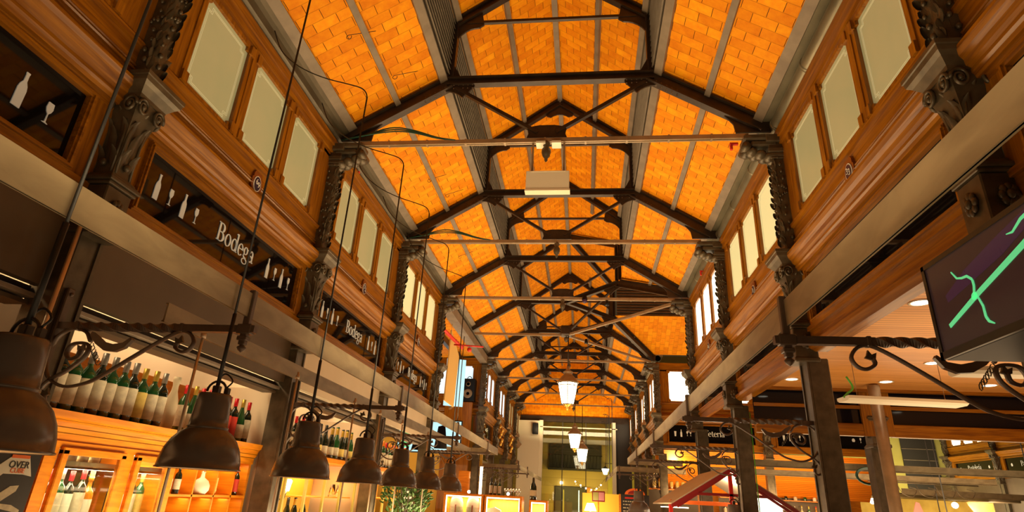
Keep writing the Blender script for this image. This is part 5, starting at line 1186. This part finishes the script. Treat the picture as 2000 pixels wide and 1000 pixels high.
# outer right side: wooden wall below pastry signs, facade seen through glass
o = MB().box(16.5, 16.6, 20, 31, 0, 3.27).build('wall_outer_right', 'brown_panel'); tag(o, kind='structure')
o = MB(); o.quad((9.8, 31, 0), (17.5, 31, 0), (17.5, 31, 7.5), (9.8, 31, 7.5), uv=[(0, 0), (5, 0), (5, 6.5), (0, 6.5)]); tag(o.build('wall_outer_far', 'stone_green'), kind='structure')
area((13.5, 28.5, 2.2), (PI*.72, 0, 0), 5, 1, 170, (1, .82, .4))
t = empty('shuttered_window', (16.1, 30.9, 0), 0, 'dark shuttered window in the yellow-green facade at the far right', 'window'); MB().box(-.75, .75, 0, .05, 2.7, 5.2).build('shutter', 'shutter', t)
mb = MB()
for z in (3.2, 3.7, 4.2, 4.7): mb.box(-.75, .75, -.02, 0, z, z+.03)
mb.build('shutter_rail', 'grey_strip', t)
area((14.0, 25.5, 2.0), (0, -PI*.68, 0), .5, 6, 260, (1, .8, .5))

# ================================================================ END WALL
o = MB().box(-3.2, 3.2, 31.9, 32.05, 5.45, 5.75).build('trim_40', 'truss_iron'); tag(o, kind='structure')
P_ = [(-2.85, 5.75), (2.85, 5.75), (2.85, 6.1), (1.4, 6.95), (1.4, 8.0), (0, 9.1), (-1.4, 8.0), (-1.4, 6.95), (-2.85, 6.1)]
o = MB(); o.add([(a, 32.0, b) for a, b in P_], [tuple(range(9))]); o.uv[0] = P_; tag(o.build('wall_end', 'brick'), kind='structure')
area((0, 30.8, 5.0), (PI*.8, 0, 0), 4, .4, 60, (1, .74, .4))
o = MB().box(-2.9, -1.78, 31.6, 31.9, 0, 5.45).build('wall_end_left', 'white_paint'); tag(o, kind='structure')
for i, x in enumerate((-1.72, 2.02)):
    o = MB().cbox(x-.10, x+.10, 31.7, 31.9, 0, 5.5, .01).build('trim_%d' % (41+i), 'white_paint'); tag(o, kind='structure')
o = MB().box(2.12, 2.9, 31.9, 32.0, 0, 5.45).build('wall_end_right', 'shutter'); tag(o, kind='structure')
o = MB().cbox(-1.9, 2.2, 31.7, 31.8, 5.14, 5.19, .005).build('trim_43', 'white_paint'); tag(o, kind='structure')
o = MB().cbox(-1.7, 2.1, 31.95, 32.0, 4.40, 4.62, .01).build('trim_44', 'white_paint'); tag(o, kind='structure')
o = MB().box(-1.7, 2.1, 31.85, 31.86, 0, 5.45).build('window_200', 'glass'); tag(o, kind='structure')
for i, x in enumerate((-.6, .6)):
    o = MB().box(x-.02, x+.02, 31.84, 31.9, 0, 5.45).build('trim_%d' % (45+i), 'shutter'); tag(o, kind='structure')
# the house across the street, night-lit
o = MB(); o.quad((-9, 40, 0), (9, 40, 0), (9, 40, 11), (-9, 40, 11), uv=[(0, 0), (18, 0), (18, 11), (0, 11)]); o = o.build('wall_street', 'stone_blocks'); tag(o, kind='structure')
t = empty('balcony_window', (.0, 39.9, 0), 0, 'dark shuttered balcony window of the stone house across the street', 'window'); MB().box(-1.7, 1.6, -.05, 0, 3.6, 5.05).build('shutter', 'shutter', t)
mb = MB()
for i in range(17): mb.tube([(-1.7+i*.2, -.5, 3.55), (-1.7+i*.2, -.5, 4.35)], .014, 5)
mb.box(-1.75, 1.65, -.55, 0, 3.45, 3.55); mb.tube([(-1.75, -.5, 4.36), (1.65, -.5, 4.36)], .02, 6); mb.build('railing', 'cable', t)
t = empty('street_door', (-.3, 39.9, 0), 0, 'dark double door of the stone house across the street', 'door'); MB().cbox(-1.0, 1.0, -.06, 0, 0, 2.5, .02).build('door_leaf', 'shutter', t); MB().box(1.0, 1.25, -.05, 0, 0, 2.5).build('shutter', 'wood_orange', t)
for i, x in enumerate((-.45, .5)): MB().box(x-.03, x+.03, -.08, -.06, .3, 2.3).build('glass_strip', 'pane_blue' if i else 'stone_green', t)
o = MB().box(2.0, 3.6, 39.5, 39.9, 0, 11).build('wall_street_side', 'stone_green'); tag(o, kind='structure')
t = empty('street_lantern', (1.72, 36.0, 3.45), 0, 'small glowing street lantern outside, right of the hanging lanterns', 'lantern'); MB().lathe([(.10, -.30), (.21, .0), (.0, .01)], 8).build('glass_body', 'white_hot', t); MB().lathe([(.22, 0), (.05, .12), (0, .14)], 8).build('roof', 'iron', t); MB().tube([(0, 0, .1), (0, 0, .3), (.6, 1, .35), (.9, 3.6, .3)], .02, 6).build('arm', 'iron', t)
point((1.4, 36.5, 3.1), 26, (1, .74, .2), 'back'); point((-.7, 38.2, 2.2), 20, (1, .75, .25), 'back'); point((.8, 37, 1.6), 90, (1, .68, .1), 'back'); point((0, 36.5, 5.6), 12, (1, .74, .2), 'back')
t = MB().ball((-.9, 39.9, 2.7), .10, 10).build('street_bulb', 'white_hot'); tag(t, 'small glowing bulb over the street door', 'lamp')
t = MB().cbox(-2.15, -1.85, 31.35, 31.6, 4.75, 5.3, .02).build('loudspeaker', 'tv_black'); tag(t, 'small black loudspeaker high on the white end pier', 'loudspeaker')
for i in range(3):
    t = MB().cbox(-1.4-.0*i, -1.25, 31.0-i*.01, 31.05, 4.0, 4.1, .004)
for i, (x, y, z) in enumerate(((-2.80, Y(6), 3.45), (-2.80, Y(7), 3.45))):
    t = empty('hanging_ornament', (x+.25, y, z), 0, 'gilded carved ornament on the far left column, %s' % ('nearer' if i == 0 else 'farther'), 'ornament')
    mb = MB()
    for j in range(6): mb.ball((.05*math.sin(j*2.1), -.05, .12*j), .07, 8, (1, 1, 1.3))
    mb.build('carving', 'gold', t)
